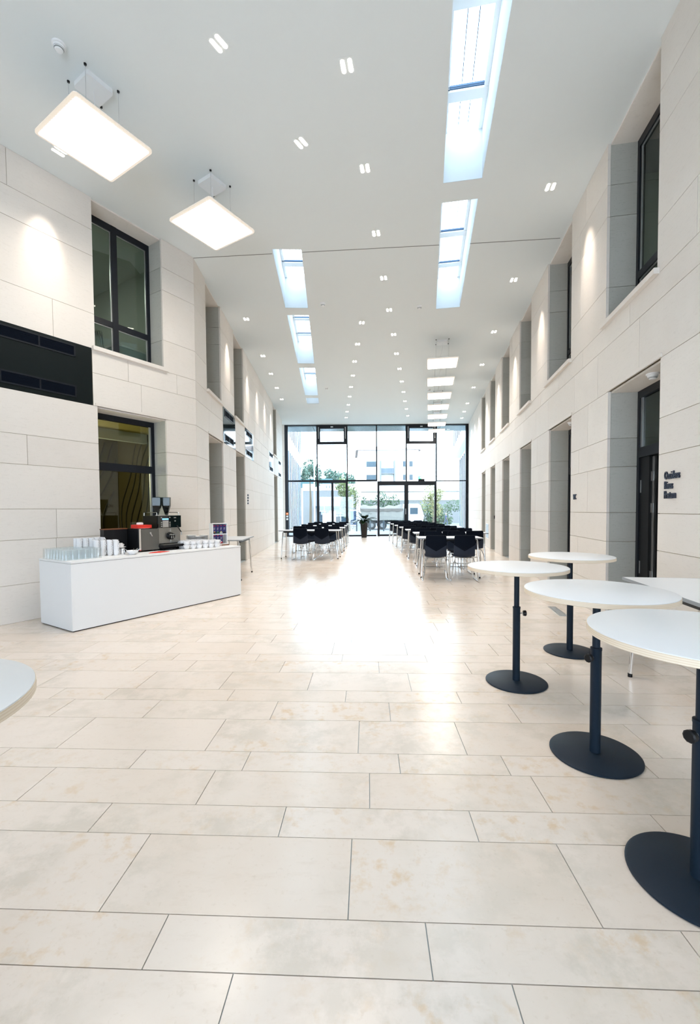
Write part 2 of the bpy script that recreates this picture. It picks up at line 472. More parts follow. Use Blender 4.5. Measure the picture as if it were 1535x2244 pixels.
# ------------------------------------------------------------------ ceiling with skylight openings
AR = Vector((TR.y, -TR.x, 0)); AL = Vector((TL.y, -TL.x, 0))
SKY = [((.05, -1.0), TR, AR, 3.12, .475), ((.672, 2.557), TR, AR, 3.12, .475), ((1.262, 5.985), TR, AR, 3.13, .475),  # first skylight unseen, added behind the camera to brighten the near floor
       ((-1.20, 6.985), TL, AL, 1.99, .46), ((-1.30, 9.30), TL, AL, 3.02, .46),
       ((-1.445, 12.69), TL, AL, 3.02, .46), ((-1.59, 16.06), TL, AL, .85, .46)]
bm = bmesh.new()
def loop(pts):
    vs_ = [bm.verts.new((x, y, HC)) for x, y in pts]
    return [bm.edges.new((vs_[i], vs_[(i + 1) % len(vs_)])) for i in range(len(vs_))]
edges = loop([(-9, -4), (1.9, -4), (7.5, 21.4), (-4.2, 21.4), (-3.6, 7.3), (-9, 3)])
for (x, y), t, a, ln, wd in SKY:
    o = Vector((x, y, 0)); edges += loop([(p.x, p.y) for p in (o, o + a * wd, o + a * wd + t * ln, o + t * ln)])
bmesh.ops.triangle_fill(bm, use_beauty=True, use_dissolve=False, edges=edges)
me = bpy.data.meshes.new('ceiling')
bm.normal_update()
for f in bm.faces:
    if f.normal.z > 0: f.normal_flip()
bm.to_mesh(me); bm.free(); me.materials.append(M['ceiling'])
ceil = link('ceiling', me); ceil['kind'] = 'structure'
struct('trim_1', MB().obox((-2.55, 7.205, HC - .004), (1.33, -.105, 0), (0, .010, 0), (0, 0, .004))
       .obox((-.73, 7.065, HC - .004), (2.15, -.165, 0), (0, .010, 0), (0, 0, .004))
       .obox((1.895, 6.868, HC - .004), (1.34, -.118, 0), (0, .010, 0), (0, 0, .004)), mat('ceiling joint gap', (.20, .22, .21), .9))
for i, ((x, y), t, a, ln, wd) in enumerate(SKY):
    o = Vector((x, y, HC + .004)); H = .62
    sh = MB()
    sh.obox(o - a * .06 - t * .06, t * (ln + .12), a * .06, (0, 0, H)).obox(o + a * wd - t * .06, t * (ln + .12), a * .06, (0, 0, H))
    sh.obox(o - t * .06, t * .06, a * wd, (0, 0, H)).obox(o + t * ln, t * .06, a * wd, (0, 0, H))
    s = struct('window_%d' % (i + 20), sh, M['shaft'])
    top = o + Vector((0, 0, H))
    obj('pane', MB().obox(top + Vector((0, 0, .03)), t * ln, a * wd, (0, 0, .012)), M['glass'], s)
    fr = MB(); gk = MB()
    fr.obox(top - Vector((0, 0, .02)), t * ln, a * .05, (0, 0, .05)).obox(top + a * (wd - .05) - Vector((0, 0, .02)), t * ln, a * .05, (0, 0, .05))
    q = ln - .55 if ln > 1 else ln * .5
    bars = []
    while q > .05: bars.append(q); q -= .95
    for q in bars:
        obj('glazing_bar', MB().obox(top + t * q - Vector((0, 0, .03)), t * .13, a * wd, (0, 0, .05)), M['white'], s)
        gk.obox(top + t * (q - .03) - Vector((0, 0, .022)), t * .012, a * (wd - .05), (0, 0, .02)).obox(top + t * (q - .055) - Vector((0, 0, .022)), t * .008, a * (wd - .05), (0, 0, .02))
    for q in (.38, .62): gk.obox(top + a * (wd * q) + Vector((0, 0, .05)), t * ln, a * .009, (0, 0, .012))
    obj('skylight_frame', fr, M['white'], s)
    obj('gasket', gk, mat('blue grey gasket', (.04, .09, .17), .6) if i == 0 else bpy.data.materials['blue grey gasket'], s)
SH = sum

# ------------------------------------------------------------------ windows and doors in the stone walls
def wbox(mb, w, Y, du, d0, d1, z0, z1, mi=0):
    """box on wall w from Y, du metres along, d0..d1 off the face, z0..z1"""
    return mb.obox(w.p(Y, d0, z0), w.t * du, w.n * (d1 - d0), (0, 0, z1 - z0), mi)
nwin = [0]; ndoor = [0]
def wall_window(w, ya, yb, z0, ztr, mull=None, sillz=.05):
    nwin[0] += 1
    s = struct('window_%d' % nwin[0]); L_ = (yb - ya) / w.t.y; f = .07; z1 = HC - .02
    a = ya
    def fb(name, u0, u1, za, zb, d0=-.36, d1=-.305):
        obj(name, wbox(MB(), w, a + u0 * w.t.y, u1 - u0, d0, d1, za, zb), M['black_frame'], s)
    fb('frame_stile', 0, f, z0, z1); fb('frame_stile', L_ - f, L_, z0, z1)
    fb('frame_rail', f, L_ - f, z1 - f - .02, z1); fb('frame_rail', f, L_ - f, z0, z0 + .05); fb('transom', f, L_ - f, ztr, ztr + .08)
    cols = [(f, L_ - f)]
    if mull:
        mu = mull * L_; fb('mullion', mu - .04, mu + .04, z0, z1, -.36, -.30); cols = [(f, mu - .04), (mu + .04, L_ - f)]
    for u0, u1 in cols:
        for za, zb in ((z0 + .05, ztr), (ztr + .08, z1 - f - .02)):
            obj('pane', wbox(MB(), w, a + u0 * w.t.y, u1 - u0, -.345, -.335, za, zb), M['glass_green'], s)
            obj('glazing_bead', wbox(wbox(MB(), w, a + (u1 - .014) * w.t.y, .014, -.335, -.322, za, zb), w, a + u0 * w.t.y, u1 - u0, -.335, -.322, zb - .012, zb), M['silver'], s)
    obj('window_sill', wbox(MB(), w, a - .02, L_ + .06, -.30, .045, z0 - .055, z0 - .003), M['wall_stone'], s)
    return s
for a in R_UP: wall_window(WR, *a, 3.41, 3.84)
for a in L_UP: wall_window(WL, *a, 3.47, 3.90)
wall_window(WN, *N_UP, 3.47, 3.93, .46)

def wall_door(w, ya, yb, zt, ztr, kind, hinge_far=True):
    ndoor[0] += 1
    s = struct('door_%d' % ndoor[0]); L_ = (yb - ya) / w.t.y; f = .07
    def fb(name, u0, u1, za, zb, d0=-.36, d1=-.305, m='black_frame'):
        return obj(name, wbox(MB(), w, ya + u0 * w.t.y, u1 - u0, d0, d1, za, zb), M[m], s)
    fb('door_frame', 0, f, 0, zt - .02); fb('door_frame', L_ - f, L_, 0, zt - .02); fb('frame_rail', f, L_ - f, zt - .10, zt - .02)
    fb('transom', f, L_ - f, ztr, ztr + .11, -.37, -.30)
    fb('pane', f, L_ - f, ztr + .11, zt - .10, -.345, -.335, 'glass_green')
    fb('glazing_bead', L_ - f - .03, L_ - f, ztr + .11, zt - .10, -.335, -.318, 'silver')
    if kind == 'glazed':
        fb('pane', f, L_ - f, .06, ztr, -.345, -.335, 'glass_green'); fb('frame_rail', f, L_ - f, 0, .06)
        fb('glazing_bead', L_ - f - .03, L_ - f, .06, ztr, -.335, -.318, 'silver')
    elif kind == 'open':
        fb('side_panel', L_ - f - .20, L_ - f, 0, ztr, -.355, -.32, 'black')
        # the leaf stands open into the room behind
        base = w.p(ya, -.36, .01) + w.t * (L_ - f - .24)
        d = (-w.n * .97 - w.t * .24).normalized(); e = Vector((d.y, -d.x, 0))
        lf = obj('door_leaf', MB().obox(base, d * .78, e * .05, (0, 0, ztr - .02)), M['black'], s)
        obj('door_edge', MB().obox(base + w.n * .004 - w.t * .002, w.t * .05, w.n * .006, (0, 0, ztr - .02)), M['silver'], s)
        for z in (.55, 1.28, 1.62):
            h = MB().tube([base + w.n * .022 + Vector((0, 0, z - .055)) + w.t * .055, base + w.n * .022 + Vector((0, 0, z + .055)) + w.t * .055], .012, 10)
            wbox(h, w, ya + (L_ - f - .235) * w.t.y, .045, -.349, -.338, z - .05, z + .05)
            obj('hinge', h, M['silver'], s)
        for z in (.62, 1.52):
            obj('lock_plate', wbox(MB(), w, ya + (L_ - f - .03) * w.t.y, .018, -.32, -.317, z - .07, z + .07), M['silver'], s)
    else:
        lf = fb('door_leaf', f, L_ - f, .01, ztr, -.355, -.315, 'black')
        hp = MB().tube([w.p(ya, -.27, .62) + w.t * .50, w.p(ya, -.27, .93) + w.t * .50], .012, 10)
        for z in (.66, .89): hp.tube([w.p(ya, -.27, z) + w.t * .50, w.p(ya, -.315, z) + w.t * .50], .008, 8)
        obj('door_handle', hp, M['silver'], s)
    return s
for i, a in enumerate(R_DN): wall_door(WR, *a, 2.60, 1.84, 'open' if i == 0 else 'leaf')
for a in L_DN: wall_door(WL, *a, 2.69, 1.90, 'leaf')
wall_door(WN, *N_DN, 2.69, 1.87, 'glazed')

# rooms behind the inner windows
def dark_rooms(name, w, ya, yb, m, D=2.7):
    mb = MB(); L_ = (yb - ya) / w.t.y
    wbox(mb, w, ya, L_, -D - .1, -.36, HC, HC + .1); wbox(mb, w, ya, L_, -D - .1, -D, 0, HC); wbox(mb, w, ya, L_, -D, -.36, 2.85, 2.98); wbox(mb, w, ya, L_, -D, -.36, -.1, -.005)
    wbox(mb, w, ya, .1, -D, -.36, 0, HC); wbox(mb, w, yb - .1, .1, -D, -.36, 0, HC)
    y = ya + 2.2
    while y < yb - 1:
        wbox(mb, w, y, .1, -D, -.36, 0, HC); y += 2.24
    return struct(name, mb, m)
M['room_grey'] = mat('grey green room plaster', (.42, .46, .41), .9)
M['room_ochre'] = mat('ochre acoustic ceiling', (.60, .49, .17), .9, var=.25, scale=30)
M['room_olive'] = mat('olive room wall', (.075, .058, .022), .7)
M['wave'] = mat('dark wave strip', (.012, .008, .006), .6)
dark_rooms('wall_right_rooms', WR, 3.4, 16.9, M['room_grey'])
dark_rooms('wall_left_rooms', WL, 7.78, 18.6, M['room_grey'], .95)
mb = MB()
U0, U1 = 4.3, 7.05
LN = (U1 - U0) / TN.y
for nm, q in (('ceiling_upper_room', (U0, LN + .2, -3.3, -.34, HC + .002, HC + .1)), ('wall_upper_room_back', (U0, LN, -3.3, -3.2, 3.0, HC)), ('wall_upper_room_left', (U0, .1, -3.2, -.36, 3.0, HC)),
              ('wall_upper_room_right', (U1, .1, -3.2, -.36, 3.0, HC)), ('floor_upper_room', (U0, LN, -3.2, -.36, 2.9, 3.0))):
    struct(nm, wbox(MB(), WN, *q), M['room_grey'])

struct('ceiling_lower_room', wbox(MB(), WN, U0, LN, -3.2, -.36, 2.62, 2.70), M['room_ochre'])
mb = MB(); wbox(mb, WN, U0, LN, -2.1, -2.0, 0, 2.62); wbox(mb, WN, U0, .1, -2.0, -.36, 0, 2.62); wbox(mb, WN, U1, .1, -2.0, -.36, 0, 2.62)
wl = struct('wall_lower_room', mb, M['room_olive'])
for side in (0, 1):
    for i in range(11):
        s_ = MB(); pts = []
        for j in range(15):
            z = .5 + j * .145; f = j / 14
            q = i * .17 + .62 * f ** 2 + .05 * math.sin(j * .8 + i * .7)
            if side:
                dd = 1.97 - q
                if dd < .42: break
                pts.append(WN.p(U1, -dd, z) - TN * .008)
            else:
                if U0 + (1.2 + q) * TN.y > U1 - .05: break
                pts.append(WN.p(U0, -1.992, z) + TN * (1.2 + q))
        if len(pts) > 2:
            s_.tube(pts, .011, 5); obj('wave_strip', s_, M['wave'], wl)
struct('trim_2', wbox(MB(), WN, U0, LN, -1.2, -1.1, 2.46, 2.62), M['white'])
def room_lamp(name, w, Y, d, z, watt, col):
    l = bpy.data.lights.new(name, 'AREA'); l.energy = watt; l.size = .6; l.color = col
    o = bpy.data.objects.new(name, l); COL.objects.link(o); o.location = w.p(Y, d, z)
room_lamp('upper_room_lamp', WN, 5.6, -1.8, 5.36, 10, (1, 1, .92))
l_ = bpy.data.lights.new('lower_room_lamp', 'POINT'); l_.energy = 30; l_.color = (1, .86, .5); l_.shadow_soft_size = .2
o_ = bpy.data.objects.new('lower_room_lamp', l_); COL.objects.link(o_); o_.location = WN.p(5.6, -1.55, 1.9)
room_lamp('right_room_lamp', WR, 4.5, -1.5, 5.34, 1.5, (1, 1, .92))
# stacked chairs and a bench behind the upper left window
t = thing('stacked_chair_rack', 'dark chairs with steel frames stacked behind the upper left window', 'chairs', WN.p(5.98, -.62, 3.0))
for k_ in range(4):
    mb = MB(); o = Vector((.0, .0, 0)) + TN * (.03 * k_)
    mb.tube([o + TN * .30 + Vector((0, 0, 0)), o + TN * .16 + Vector((0, 0, .95))], .011, 6)
    mb.tube([o + TN * .16 + Vector((0, 0, .95)), o - TN * .05 + Vector((0, 0, .9))], .011, 6)
    obj('chair_frame', mb, M['chrome'], t)
obj('seat_stack', MB().obox(-TN * .25 + NN * .1 + Vector((0, 0, .1)), TN * .35, -NN * .4, (0, 0, .85)), M['cover'], t)
t = thing('storage_chest', 'blue-light tinted chest standing behind the upper left window', 'chest', WN.p(6.30, -.46, 3.0))
obj('chest_body', MB().obox((0, 0, 0), TN * .60, -NN * .35, (0, 0, .76)), mat('blue-light tinted chest', (.40, .52, .62), .6), t)  # blue cast of the light falling on it is put into its colour
obj('chest_lid', MB().obox(-TN * .01 + NN * .01 + Vector((0, 0, .76)), TN * .62, -NN * .37, (0, 0, .03)), M['white'], t)

# black panels with two grilles
def wall_panel(w, ya, yb, label, sheet_mat='black_gloss'):
    L_ = (yb - ya) / w.t.y; base = w.p(ya, 0, 2.69)
    t = thing('wall_panel', label, 'panel', base)
    def lb(mb, u, du, d0, d1, z0, z1): return mb.obox(w.t * u + w.n * d0 + Vector((0, 0, z0)), w.t * du, w.n * (d1 - d0), (0, 0, z1 - z0))
    obj('panel_sheet', lb(MB(), .006, L_ - .012, -.045, .004, .004, .746), M[sheet_mat], t)
    for zc in (.13, .64):
        g = MB(); u0, du, hh = .12 * L_, .70 * L_, .075
        lb(g, u0, du, .004, .012, zc + hh - .018, zc + hh); lb(g, u0, du, .004, .012, zc - hh, zc - hh + .018)
        lb(g, u0, .018, .004, .012, zc - hh, zc + hh); lb(g, u0 + du - .018, .018, .004, .012, zc - hh, zc + hh); lb(g, u0 + du / 2 - .008, .016, .004, .011, zc - hh, zc + hh)
        fr = obj('grille_frame', g, M['black_frame'], t)
        obj('grille_back', lb(MB(), u0 + .018, du - .036, .004, .006, zc - hh + .018, zc + hh - .018), M['cover'], fr)
        for q in range(6):
            z = zc - hh + .026 + q * .0185
            obj('slat', lb(MB(), u0 + .018, du - .036, .006, .011, z, z + .006), M['cover'], fr)
    return t
wall_panel(WN, *N_PAN, 'large black panel with two vent grilles beside the upper left window', 'black_satin')
for a, l in zip(L_PAN, ('black glossy panel above the passage behind the counter, first on the left wall', 'glossy grilled panel second along the left wall, right of the second passage',
                        'glossy grilled panel third along the left wall near its far window', 'glossy grilled panel last along the left wall by the glass front')):
    wall_panel(WL, *a, l)

# ------------------------------------------------------------------ glass front
GY = 21.05
front = struct('window_30')
def gbar(name, x0, x1, z0, z1, y0=GY, y1=GY + .10, m='black_frame', parent=None):
    return obj(name, MB().box(x0, x1, y0, y1, z0, z1), M[m], parent or front)
VX = [-3.055, -1.57, -.115, 1.31, 2.745, 4.20, 5.73]
gbar('jamb', -3.135, -2.975, 0, HC); gbar('jamb', 5.62, 5.845, 0, HC)
gbar('head_rail', -2.975, 5.62, HC - .05, HC)
for i, x in enumerate(VX[1:-1]): gbar('mullion', x - .03, x + .03, 0 if i in (0, 1) else 2.66, HC - .05)
gbar('transom', -2.975, 1.28, 2.66, 2.74); gbar('transom', 4.2, 5.62, 2.64, 2.69)
gbar('foot_rail', -2.975, -1.6, 0, .07); gbar('foot_rail', -.085, 1.28, 0, .07); gbar('foot_rail', 4.23, 5.62, 0, .07)
def gpane(x0, x1, z0, z1, parent=None): gbar('pane', x0, x1, z0, z1, GY + .045, GY + .055, 'glass', parent)
for x0, x1, hop in ((-2.975, -1.60, 0), (-1.54, -.145, 1), (-.085, 1.28, 0), (1.34, 2.715, 0), (2.775, 4.17, 1), (4.23, 5.62, 0)):
    if hop:
        gpane(x0, x1, 2.74, 4.46)
        sash = gbar('hopper_sash', x0, x1, HC - .19, HC - .05, GY - .03, GY + .08)
        for q in ((x0, x0 + .13, 4.46, HC - .19), (x1 - .13, x1, 4.46, HC - .19), (x0 + .13, x1 - .13, 4.46, 4.58)):
            gbar('sash_frame', *q, GY - .03, GY + .08, 'black_frame', sash)
        gpane(x0 + .13, x1 - .13, 4.58, HC - .19, sash)
        for xx in (x0 + .05, x1 - .05):
            obj('opener_arm', MB().box(xx - .012, xx + .012, GY - .055, GY - .03, 4.72, 5.28), M['silver'], sash)
        gbar('opener_motor', (x0 + x1) / 2 - .06, (x0 + x1) / 2 + .06, HC - .14, HC - .09, GY - .05, GY - .03, 'silver', sash)
    else:
        gpane(x0, x1, 2.74 if x0 < 4 else 2.69, HC - .05)
gpane(-2.975, -1.60, .07, 2.66); gpane(-.085, 1.28, .07, 2.66); gpane(4.23, 5.62, .07, 2.64)
# narrow double door in the second bay, wide double door in the fourth and fifth
def glass_door(name, x0, x1, z1, st, head, mid, handle):
    d = struct(name)
    def gb(nm, a, b, c, e, y0=GY, y1=GY + .09, m='black_frame', p=d): return obj(nm, MB().box(a, b, y0, y1, c, e), M[m], p)
    gb('door_head', x0, x1, z1 - head, z1)
    xm = (x0 + x1) / 2 + mid
    for a, b in ((x0, xm), (xm, x1)):
        lf = gb('door_stile', a, a + st, .0, z1 - head)
        gb('door_stile', b - st, b, .0, z1 - head, GY, GY + .09, 'black_frame', lf)
        gb('bottom_rail', a + st, b - st, .005, .09, GY, GY + .09, 'black_frame', lf)
        gb('pane', a + st, b - st, .09, z1 - head, GY + .045, GY + .055, 'glass', lf)
    h = MB().tube([(xm - .04, GY - .06, 1.06), (xm - .04, GY - .06, 1.33)], .014, 8).tube([(xm - .04, GY - .06, 1.10), (xm - .04, GY, 1.10)], .009, 6).tube([(xm - .04, GY - .06, 1.29), (xm - .04, GY, 1.29)], .009, 6)
    if handle: obj('door_handle', h, M['silver'], d)
    return d
glass_door('door_20', -1.54, -.145, 2.66, .055, .06, .0, False)
glass_door('door_21', 1.34, 4.21, 2.66, .10, .20, -.03, True)
# exit sign over the wide doors
t = thing('exit_sign', 'small green running-man exit sign above the wide glass doors', 'sign', (3.48, GY + .05, 2.66))
obj('sign_base', MB().box(-.15, .15, -.06, .06, 0, .10), M['black'], t)
obj('sign_plate', MB().box(-.14, .14, -.008, .008, .10, .23), M['white_sign'], t)
obj('pictogram_field', MB().box(-.14, -.005, -.012, -.008, .10, .23), M['green_sign'], t)
pg = MB(); pg.box(-.10, -.03, -.015, -.012, .155, .175).box(-.075, -.055, -.015, -.012, .125, .205).quad((-.03, -.015, .205), (-.03, -.015, .125), (-.014, -.015, .165), (-.014, -.015, .166))
obj('pictogram', pg, M['white_sign'], t)
# alarm call points on the left jamb
for z, l, m, nm in ((1.12, 'orange fire alarm call point on the left jamb of glass front', 'orange', 'fire_call_point'),
                ((.99), 'small white wall switch just below the orange call point', 'white', 'wall_switch'),
                ((.86), 'lowest small white wall switch under the orange call point', 'white', 'wall_switch')):
    t = thing(nm, l, 'switch', (-3.045, GY, z))
    r_ = .055 if m == 'orange' else .042
    obj('plate', MB().box(-r_, r_, -.03, 0, -r_, r_), M[m], t)
    obj('button', MB().box(-.02, .02, -.036, -.03, -.02, .02), M['silver' if m != 'orange' else 'white'], t)

def text_mesh(txt, size, extrude, font_scale=1.0):
    cu = bpy.data.curves.new('lettering', 'FONT'); cu.body = txt; cu.size = size; cu.extrude = extrude; cu.resolution_u = 3; cu.offset = size * .004
    o = bpy.data.objects.new('tmp', cu); COL.objects.link(o)
    bpy.context.view_layer.update()
    me = bpy.data.meshes.new_from_object(o.evaluated_get(bpy.context.evaluated_depsgraph_get()))
    bpy.data.objects.remove(o, do_unlink=True)
    return me
def lettering(txt, size, ext, m, mtx, label, cat='lettering', name='wall_lettering'):
    me = text_mesh(txt, size, ext); me.materials.clear(); me.materials.append(m)
    o = link(name, me); o.matrix_world = mtx
    return tag(o, label, cat)
M['letter'] = mat('dark blue black letters', (.008, .014, .035), .5)
M['letter_pale'] = mat('pale grey glass lettering', (.095, .09, .085), .6)
def wall_text(txt, w, Y, z, size, label):
    # reading direction on the right wall runs towards the camera
    ex = -w.t; ez = Vector((0, 0, 1)); n_ = w.n
    mtx = Matrix((ex, ez, n_)).transposed().to_4x4(); mtx.translation = w.p(Y, .006, z)
    lettering(txt, size, .006, M['letter'], mtx @ Matrix.Diagonal((.64, 1, 1, 1)), label)
wall_text('Occidens', WR, 3.755, 1.525, .095, 'raised dark word Occidens, top line beside the open door')
wall_text('Rivus', WR, 3.755, 1.442, .095, 'raised dark word Rivus, middle line beside the open door')
wall_text('Pratum', WR, 3.755, 1.360, .095, 'raised dark word Pratum, bottom line beside the open door')
wall_text('WC', WR, 6.07, 1.405, .105, 'raised dark letters WC on the right wall before second door')
for i in range(4):
    mb = MB()
    for q in range(5 - (i > 1)):
        wbox(mb, WL, 11.45 + q * .035, .02, .001, .012, 1.67 - i * .072, 1.71 - i * .072 + .008 * (q % 2))
    tag(obj('wall_lettering', mb, M['letter']), 'small dark raised word on the left wall, %s line of four' % ('top', 'second', 'third', 'bottom')[i], 'lettering')
# lettering on the outside of the glass, read from outside, running up the pane
mtx = Matrix(((0, 0, 1), (1, 0, 0), (0, 1, 0))).transposed()
def glass_text(txt, x, z, size, label):
    ex = Vector((0, 0, 1)); ey = Vector((1, 0, 0)); n_ = ex.cross(ey)
    mm = Matrix((ex, ey, n_)).transposed().to_4x4(); mm.translation = (x, GY + .06, z)
    lettering(txt, size, .002, M['letter_pale'], mm, label, 'lettering', 'glass_lettering')
glass_text('EINGANG', .27, 1.02, .24, 'pale mirrored word EINGANG running up the third glass bay')
glass_text('CON', .07, .36, .16, 'pale mirrored letters CON low on the third glass bay')

# ------------------------------------------------------------------ ceiling lamps
def spot(name, loc, watt, size, blend, col=(1, .86, .74), tilt=None):
    l = bpy.data.lights.new(name, 'SPOT'); l.energy = watt; l.spot_size = size; l.spot_blend = blend; l.color = col; l.shadow_soft_size = .03
    o = bpy.data.objects.new(name, l); COL.objects.link(o); o.location = loc
    if tilt: o.rotation_euler = Vector((tilt[0] * .47, tilt[1] * .47, -1)).to_track_quat('-Z', 'Y').to_euler()
    return o
def capsule(cx, cy, ln, wd, z0, z1):
    pts = []
    for j in range(12):
        a = 2 * PI * j / 12; pts.append((cx + wd / 2 * math.cos(a), cy + math.copysign((ln - wd) / 2, math.sin(a)) + wd / 2 * math.sin(a)))
    return MB().prism(pts, z0, z1)
dl0 = thing('ceiling_downlight', '', 'downlight')
fr = MB()
fr.box(-.068, .068, -.082, .082, -.0015, -.0003)
obj('trim_frame', fr, M['ceiling'], dl0)
obj('lens', capsule(-.034, 0, .130, .040, -.003, -.001), M['led'], dl0); obj('lens', capsule(.034, 0, .130, .040, -.003, -.001), M['led'], dl0)
used = [0]
def downlight(x, y, rot, label, group, watt, size, blend, tilt=None):
    if used[0]: o = dup(dl0, (x, y, HC), rot, label, group)
    else:
        used[0] = 1; o = dl0; o.location = (x, y, HC); o.rotation_euler = (0, 0, rot); o['label'] = label; o['group'] = group
    spot('downlight_beam', (x, y, HC - .03), watt, size, blend, (1, .86, .74), tilt)
    if tilt: spot('downlight_beam', (x, y, HC - .03), FILL_W * .30, 1.4, 1.0)
aR, aL, aN = -math.atan2(TR.x, TR.y), -math.atan2(TL.x, TL.y), -math.atan2(TN.x, TN.y)
R_DL = [(2.60, 5.70), (2.98, 7.95), (3.38, 10.23), (3.80, 12.52), (4.22, 14.83), (4.61, 17.04), (4.86, 18.46), (5.09, 19.74)]
for i, (x, y) in enumerate(R_DL):
    downlight(x, y, aR, 'twin recessed downlight, %s from the camera in the row along the right wall' % ORD[i], 'downlights along the right wall', SPOT_W, .56, 1.0, -NR)
MID = [(-.0, 4.17), (.21, 5.38), (.42, 6.61), (.63, 7.86), (.84, 9.09), (1.06, 10.35), (1.26, 11.60), (1.48, 12.83), (1.70, 14.09), (1.91, 15.34), (2.12, 16.62), (2.34, 17.89), (2.57, 19.18)]
for i, (x, y) in enumerate(MID):
    downlight(x, y, aR, 'twin recessed downlight, %s from the camera in the long middle row' % ORD[i], 'downlights of the long middle row', FILL_W, 1.6, .8)
LM = [(.29, 9.69), (.22, 10.92), (.16, 12.18), (.12, 13.44), (.07, 14.67), (.02, 15.9), (-.03, 17.13), (-.09, 18.31), (-.14, 19.47)]
for i, (x, y) in enumerate(LM):
    downlight(x, y, aL, 'twin recessed downlight, %s from the camera in the row beside the left skylights' % ORD[i], 'downlights beside the left skylights', FILL_W, 1.6, .8)
LD = [(-2.20, 9.47), (-2.29, 11.7), (-2.35, 13.21), (-2.43, 14.72), (-2.50, 16.22)]
for i, (x, y) in enumerate(LD):
    downlight(x, y, aL, 'twin recessed downlight, %s from the camera in the row along the left wall' % ORD[i], 'downlights along the left wall', SPOT_W, .56, 1.0, -NL)
for (x, y), l, wt, sz in (((-1.13, 3.97), 'twin recessed downlight right of the nearest square pendant', FILL_W, 1.6),
                  ((-.52, 5.01), 'twin recessed downlight right of the second square pendant', FILL_W, 1.6),
                  ((-3.29, 5.10), 'twin recessed downlight half hidden behind the nearest square pendant', SPOT_W * .8, .54)):
    downlight(x, y, aN, l, 'downlights near the camera', wt, sz, .95, -NN if sz < 1 else None)

# square pendants
def rrect(h, r, n=5):
    pts = []
    for cx, cy, a0 in ((h - r, h - r, 0), (-h + r, h - r, PI / 2), (-h + r, -h + r, PI), (h - r, -h + r, 1.5 * PI)):
        for j in range(n): a = a0 + PI / 2 * j / (n - 1); pts.append((cx + r * math.cos(a), cy + r * math.sin(a)))
    return pts
p0 = thing('pendant_lamp', '', 'lamp')
ZB = 4.865 - HC
obj('lamp_rim', MB().prism(rrect(.372, .035), ZB, ZB + .022), M['lamp_rim'], p0)
obj('lamp_housing', MB().prism(rrect(.368, .033), ZB + .022, ZB + .03), M['white'], p0)
obj('diffuser', MB().prism(rrect(.347, .02), ZB - .003, ZB), M['diffuser'], p0)
pr = MB()
for j in range(18): pr.box(-.33 + j * .0376, -.33 + j * .0376 + .022, -.352, -.345, ZB - .003, ZB - .0005)
obj('prism_edge', pr, M['lamp_rim'], p0)
cn = MB(); b0 = rrect(.125, .02)
k_ = len(cn.v)
cn.prism([(x * 1.0, y * 1.0) for x, y in b0], -.045, 0); obj('canopy', cn, M['white'], p0)
for sx in (-1, 1):
    for sy in (-1, 1):
        cb = obj('cable', MB().tube([(sx * .152, sy * .155, ZB + .03), (sx * .152, sy * .155, -.012)], .0022, 5), M['silver'], p0)
        obj('cable_mount', MB().lathe([(0, -.014), (.011, -.014), (.013, 0)], 10, (sx * .152, sy * .155, 0)), M['black'], cb)
obj('power_cord', MB().tube([(0, 0, -.045), (.01, 0, -.15), (-.03, .01, -.30), (-.09, .02, -.45), (-.10, .02, ZB + .03)], .0035, 6), M['white'], p0)
PEN = [(-2.455, 4.345, aN), (-1.705, 5.60, aN)] + [(2.30, 10.80, aR), (2.575, 12.33, aR), (2.855, 13.86, aR), (3.13, 15.38, aR), (3.41, 16.90, aR), (3.69, 18.42, aR), (3.985, 19.94, aR)]
for i, (x, y, a) in enumerate(PEN):
    lab = ('largest square white pendant lamp, nearest the camera at upper left', 'second square white pendant lamp at upper left, before the ceiling joint')[i] if i < 2 else \
        'square white pendant lamp, %s from the camera in the row of seven' % ORD[i - 2]
    grp = 'pendant lamps'
    if i == 0: p0.location = (x, y, HC); p0.rotation_euler = (0, 0, a); p0['label'] = lab; p0['group'] = grp
    else: dup(p0, (x, y, HC), a, lab, grp)
# smoke detectors
sd = thing('smoke_detector', '', 'detector')
obj('detector_base', MB().lathe([(0, -.015), (.055, -.015), (.058, 0)], 20), M['white'], sd, smooth=True)
obj('detector_head', MB().lathe([(0, -.055), (.028, -.053), (.042, -.035), (.045, -.015)], 20), M['white'], sd, smooth=True)
obj('detector_slot', MB().lathe([(.0345, -.046), (.0435, -.032)], 20), mat('grey detector slot', (.25, .27, .27), .6), sd)
SD = [(-2.54, 3.97, 'white smoke detector on the ceiling above the nearest pendant'), (-.51, 8.79, 'white smoke detector right of the nearest left skylight'),
      (1.44, 8.94, 'white smoke detector left of the right skylight end'), (-.76, 14.76, 'white smoke detector right of the third left skylight'), (2.75, 15.02, 'white ceiling detector right of the pendant row')]
for i, (x, y, l) in enumerate(SD):
    if i == 0: sd.location = (x, y, HC); sd['label'] = l; sd['group'] = 'smoke detectors'
    else: dup(sd, (x, y, HC), 0, l, 'smoke detectors')
for a, l in ((R_DN[0], 'white smoke detector under the lintel of the open door'), (R_DN[1], 'white smoke detector under the lintel of the second right door')):
    p = WR.p(a[0] + .42, -.13, 2.58); dup(sd, p, 0, l, 'smoke detectors')

